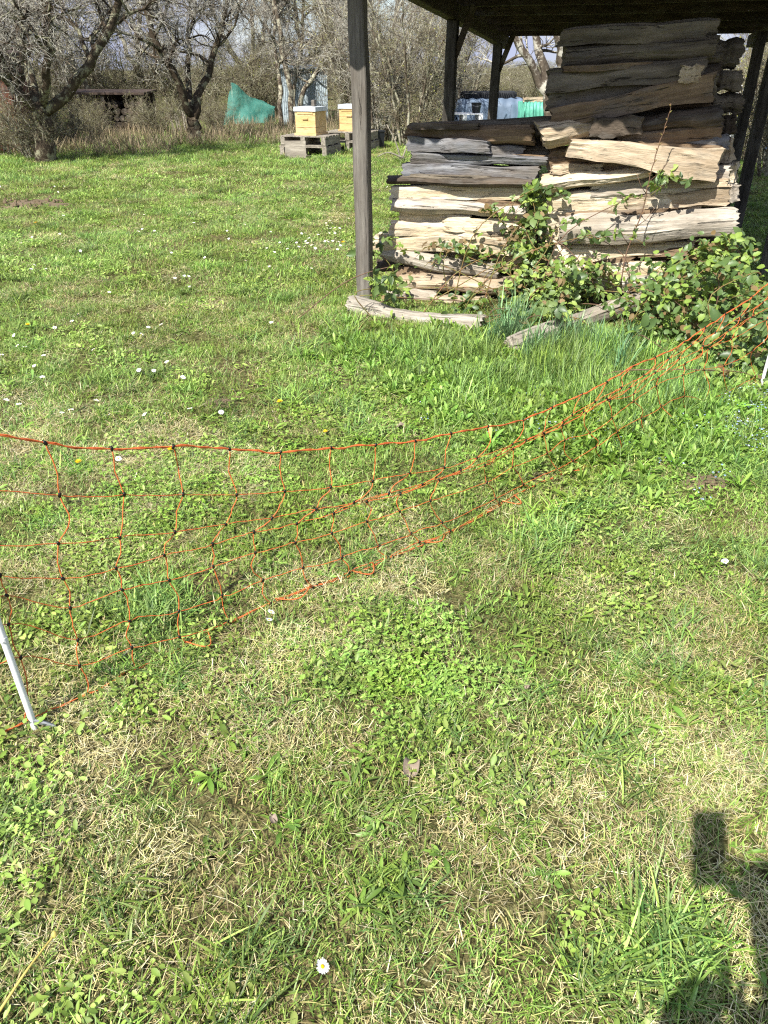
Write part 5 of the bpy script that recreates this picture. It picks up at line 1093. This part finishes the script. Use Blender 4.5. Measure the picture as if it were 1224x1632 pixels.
for k, (x, y, lab) in enumerate([(275, 728, 'yellow dandelion just under the top netting cord'), (128, 745, 'yellow dandelion between the two leftmost netting cords'), (447, 650, 'yellow dandelion in open grass above the middle of the netting'), (519, 695, 'small yellow dandelion just above the top netting cord'), (47, 523, 'yellow dandelion beside daisies at the left edge'), (547, 389, 'tiny yellow dandelion left of the front post'), (59, 358, 'tiny yellow dandelion in the far left lawn')]):
    p = GH(x, y + 5); t = thing('dandelion', lab, 'dandelion', p, k * .7, 'yellow dandelions in the lawn'); s = (1.0, .85, .95, .7, 1.0, 1.2, 1.2)[k]; t.scale = (s, s, s)
    mb = petal_ring(26, .003, .016, .003, .046, .004, 5 + k, None); W = petal_ring(18, .001, .010, .003, .049, .006, 9 + k, None)
    mb.obj('outer_florets', M['dandelion'], t); W.obj('inner_florets', M['dandelion'], t); link('stem', st_me, t)
# fallen leaves, clods, a yellow stalk
for k, (x, y, s, lab) in enumerate([(655, 1237, .032, 'curled brown dead leaf on the turf in the foreground'), (640, 690, .03, 'pale dead leaf caught above the top netting cord'), (840, 1100, .014, 'small dry seed head right of the buttercup clump'), (437, 1318, .014, 'pale curled dead leaf in the lower left turf')]):
    p = GH(x, y); rr = np.random.default_rng(40 + k); n = 9; u = np.linspace(-1, 1, n); U, W = np.meshgrid(u, u); half = np.sqrt(np.clip(1 - U ** 2, 0.02, 1)) * .62
    V = np.stack([U * s, W * half * s, s * (.9 * (W * half) ** 2 + .28 * np.sin(U * 4 + k) + .25 * np.abs(W) * half) + .018 + rr.normal(0, s * .03, U.shape)], -1).reshape(-1, 3); i = (np.arange(n - 1)[:, None] * n + np.arange(n - 1)[None]).reshape(-1)
    t = thing('dead_leaf', lab, 'leaf', p, rr.uniform(0, 6)); link('blade', mesh('blade', V, [np.stack([i, i + 1, i + n + 1, i + n], -1)], M['dead_leaf'], True), t); MB().tube([(-s * 1.5, 0, .015), (-s, 0, .02), (s * .8, 0, .021)], .0012, 5).obj('rib', M['dead_leaf'], t)
for k, (x, y, s, lab) in enumerate([(350, 646, .10, 'small crumbled earth mound among daisies above the netting'), (50, 326, .5, 'bare brown earth patch in the far left lawn'), (1122, 768, .12, 'bare earth crumbs right of the netting'), (15, 800, .001, '')]):
    if not lab: continue
    p = GH(x, y); rr = np.random.default_rng(80 + k); t = thing('earth_mound', lab, 'earth', p); n = 22; a = np.arange(n) * 2 * np.pi / n; rings = [0, .3, .6, .85, 1.0]; V = []
    for q_ in rings: V.append(np.stack([q_ * s * np.cos(a) * (1 + .2 * np.sin(3 * a + k)), q_ * s * .7 * np.sin(a), (1 - q_ ** 2) * min(.05, s * .22) + rr.normal(0, s * .02 + .002, n) * (q_ < 1) - .004], -1))
    V = np.concatenate(V); q = []
    for i in range(4): q += [[i * n + j, i * n + (j + 1) % n, i * n + n + (j + 1) % n, i * n + n + j] for j in range(n)]
    MB().add(V, [q]).obj('mound', M['soil'], t, True)
    mb = MB()
    for j in range(26):
        c = np.array([rr.normal(0, s * .45), rr.normal(0, s * .35), min(.05, s * .2) * .7 + .003]); V2, q2, c2 = dome(s * .07 * rr.uniform(.5, 1.3), s * .06, 0, 6, 3); mb.add(V2 * (1 + rr.normal(0, .12, V2.shape)) + c, [q2, c2])
    o = mb.obj('earth_crumbs', M['soil'], t); o['kind'] = 'stuff'
t = thing('fallen_stalk', 'long yellow stalk lying slanted in the lower left corner', 'stalk', GH(40, 1570)); a, b = GH(6, 1625) - t.location, GH(97, 1515) - t.location; a = np.array(a) + [0, 0, .03]; b = np.array(b) + [0, 0, .05]
MB().tube(spline([a, (a + b) / 2 + [.004, 0, .012], b], 12), np.linspace(.0028, .002, 12), 7).obj('stem', M['stem_straw'], t, True); V, q, cp = dome(.006, .01, 0); MB().add(V + b, [q, cp]).obj('seed_head', M['stem_straw'], t, True)

# far scrub that closes the view
NF = 150; y = r.uniform(45, 95, NF); x = r.uniform(-1, 1, NF) * (.62 * y + 6); s = r.uniform(.6, .95, NF) * (1 + (y - 42) / 110)
def fuse(mm): return mm
scr = [shr[3][1], shr[1][1], shr[3][0], shr[1][0], shr[3][2]]
P = np.stack([x, y, hgt(x, y)], 1); rot = np.stack([0 * x, 0 * x, r.uniform(0, 6.28, NF)], 1); S3 = np.stack([s * 1.6, s * 1.6, s * .42], 1)
kk = r.integers(0, 2, NF); scatter('far_wood', scr, np.concatenate([P, P, P[kk == 0]]), np.concatenate([rot, rot, rot[kk == 0]]), np.concatenate([S3, S3, S3[kk == 0]]), np.concatenate([kk, kk + 2, np.full((kk == 0).sum(), 4)]), 'far scrub and hedgerow beyond the trees')

# ------------------------------------------------------------------ the photographer and the phone, whose shadow falls at the lower right
ph = thing('smartphone', 'dark smartphone held up behind the view, casting the rectangular shadow', 'phone', CAM); ph.rotation_euler = cam.rotation_euler
MB().box((-.023, -.062, .0085), (.076, .160, .0085)).obj('phone_case', M['bucket'], ph); MB().box((-.023, -.062, .0132), (.070, .152, .0006)).obj('screen', M['knot'], ph)
def cam_pt(x, y, z): return CAM + RT * x + UP * y - FW * z
skin = simple('skin', '#c89a7c', .55, .1, 20); cloth = simple('jacket_cloth', '#2f3a4a', .9, .2, 40, bump=.2); trouser = simple('trouser_cloth', '#3c3f45', .9, .2, 40); hairm = simple('hair', '#3a2a1e', .7, .3, 60)
person = thing('person', 'standing person in a dark jacket holding the phone up, behind the view', 'person', (.22, -.45, 0))
def skinned(name, verts, edges, radii, mat, sub=2):
    me = bpy.data.meshes.new(name); me.from_pydata([tuple(np.array(v) - np.array(person.location)) for v in verts], edges, []); me.materials.append(mat); o = link(name, me, person)
    m_ = o.modifiers.new('skin', 'SKIN'); 
    if not me.skin_vertices: me.skin_vertices.new()
    for i, rd in enumerate(radii): me.skin_vertices[0].data[i].radius = (rd, rd) if np.isscalar(rd) else rd
    me.skin_vertices[0].data[0].use_root = True; m_.use_smooth_shade = True; s_ = o.modifiers.new('sub', 'SUBSURF'); s_.levels = sub; s_.render_levels = sub; return o
hr = cam_pt(.018, -.115, .03); hl = np.array([.13, .0, 1.03])
bv = [(.22, -.46, .95), (.21, -.43, 1.15), (.20, -.38, 1.34), (.20, -.36, 1.47), (.19, -.35, 1.55), (.18, -.33, 1.63), (.18, -.325, 1.72),
      (.36, -.33, 1.38), (.19, -.20, 1.05), (.13, -.055, 1.355), (.075, -.045, 1.39),
      (.03, -.37, 1.40), (-.08, -.25, 1.05), (.04, -.05, 1.03), (.10, .0, 1.03),
      (.31, -.49, .88), (.32, -.45, .48), (.33, -.50, .09), (.34, -.38, .04), (.13, -.49, .88), (.11, -.46, .48), (.10, -.50, .09), (.09, -.38, .04)]
be = [(0, 1), (1, 2), (2, 3), (3, 4), (4, 5), (5, 6), (2, 7), (7, 8), (8, 9), (9, 10), (2, 11), (11, 12), (12, 13), (13, 14), (0, 15), (15, 16), (16, 17), (17, 18), (0, 19), (19, 20), (20, 21), (21, 22)]
br = [(.17, .12), (.15, .11), (.17, .11), .058, .065, (.082, .095), (.07, .085), .085, .075, .064, .034, .078, .065, .052, .036, .095, .06, .045, .04, .095, .06, .045, .04]
o = skinned('body', bv, be, br, cloth)
for nm, hp, sx in (('right_hand', hr, 1), ('left_hand', hl, -1)):
    for k in range(4):                                        # four fingers across the back edge, thumb on the screen side
        b = hp + UP * (.030 - .020 * k) + RT * sx * .012 - FW * .012; v = [b - FW * .02, b + RT * sx * .010 + FW * .008, b + RT * sx * .002 + FW * .022, b - RT * sx * (.018 - .002 * k) + FW * .024]
        skinned('finger', v, [(0, 1), (1, 2), (2, 3)], [.009, .0085, .008, .007], skin, 1)
    b = hp - FW * .02 - UP * .02; skinned('thumb', [b - UP * .02, b + UP * .01 - RT * sx * .006, b + UP * .035 - RT * sx * .018], [(0, 1), (1, 2)], [.012, .010, .008], skin, 1)
    skinned('palm', [hp - UP * .05 - FW * .03, hp - FW * .022 + UP * .0] + ([hp + RT * .05 - FW * .03 - UP * .02, hp + RT * .09 - FW * .02 + UP * .035] if sx > 0 else []), [(0, 1)] + ([(0, 2), (2, 3)] if sx > 0 else []), [(.022, .03), (.018, .035)] + ([.03, .026] if sx > 0 else []), skin, 1)
V, q, cp = dome(.098, .085, 1.685, 20, 7); MB().add(V * [.9, 1.08, 1] + [-.04, .115, 0], [q, cp]).obj('hair', hairm, person, True)
for sx in (-1, 1): MB().tube([(-.04 + sx * .032, .215, 1.665), (-.04 + sx * .032, .220, 1.665)], [.012, .006], 8).obj('eye', M['knot'], person, True)
MB().tube([(-.04, .205, 1.66), (-.04, .235, 1.635), (-.04, .220, 1.625)], [.008, .012, .008], 8).obj('nose', skin, person, True)
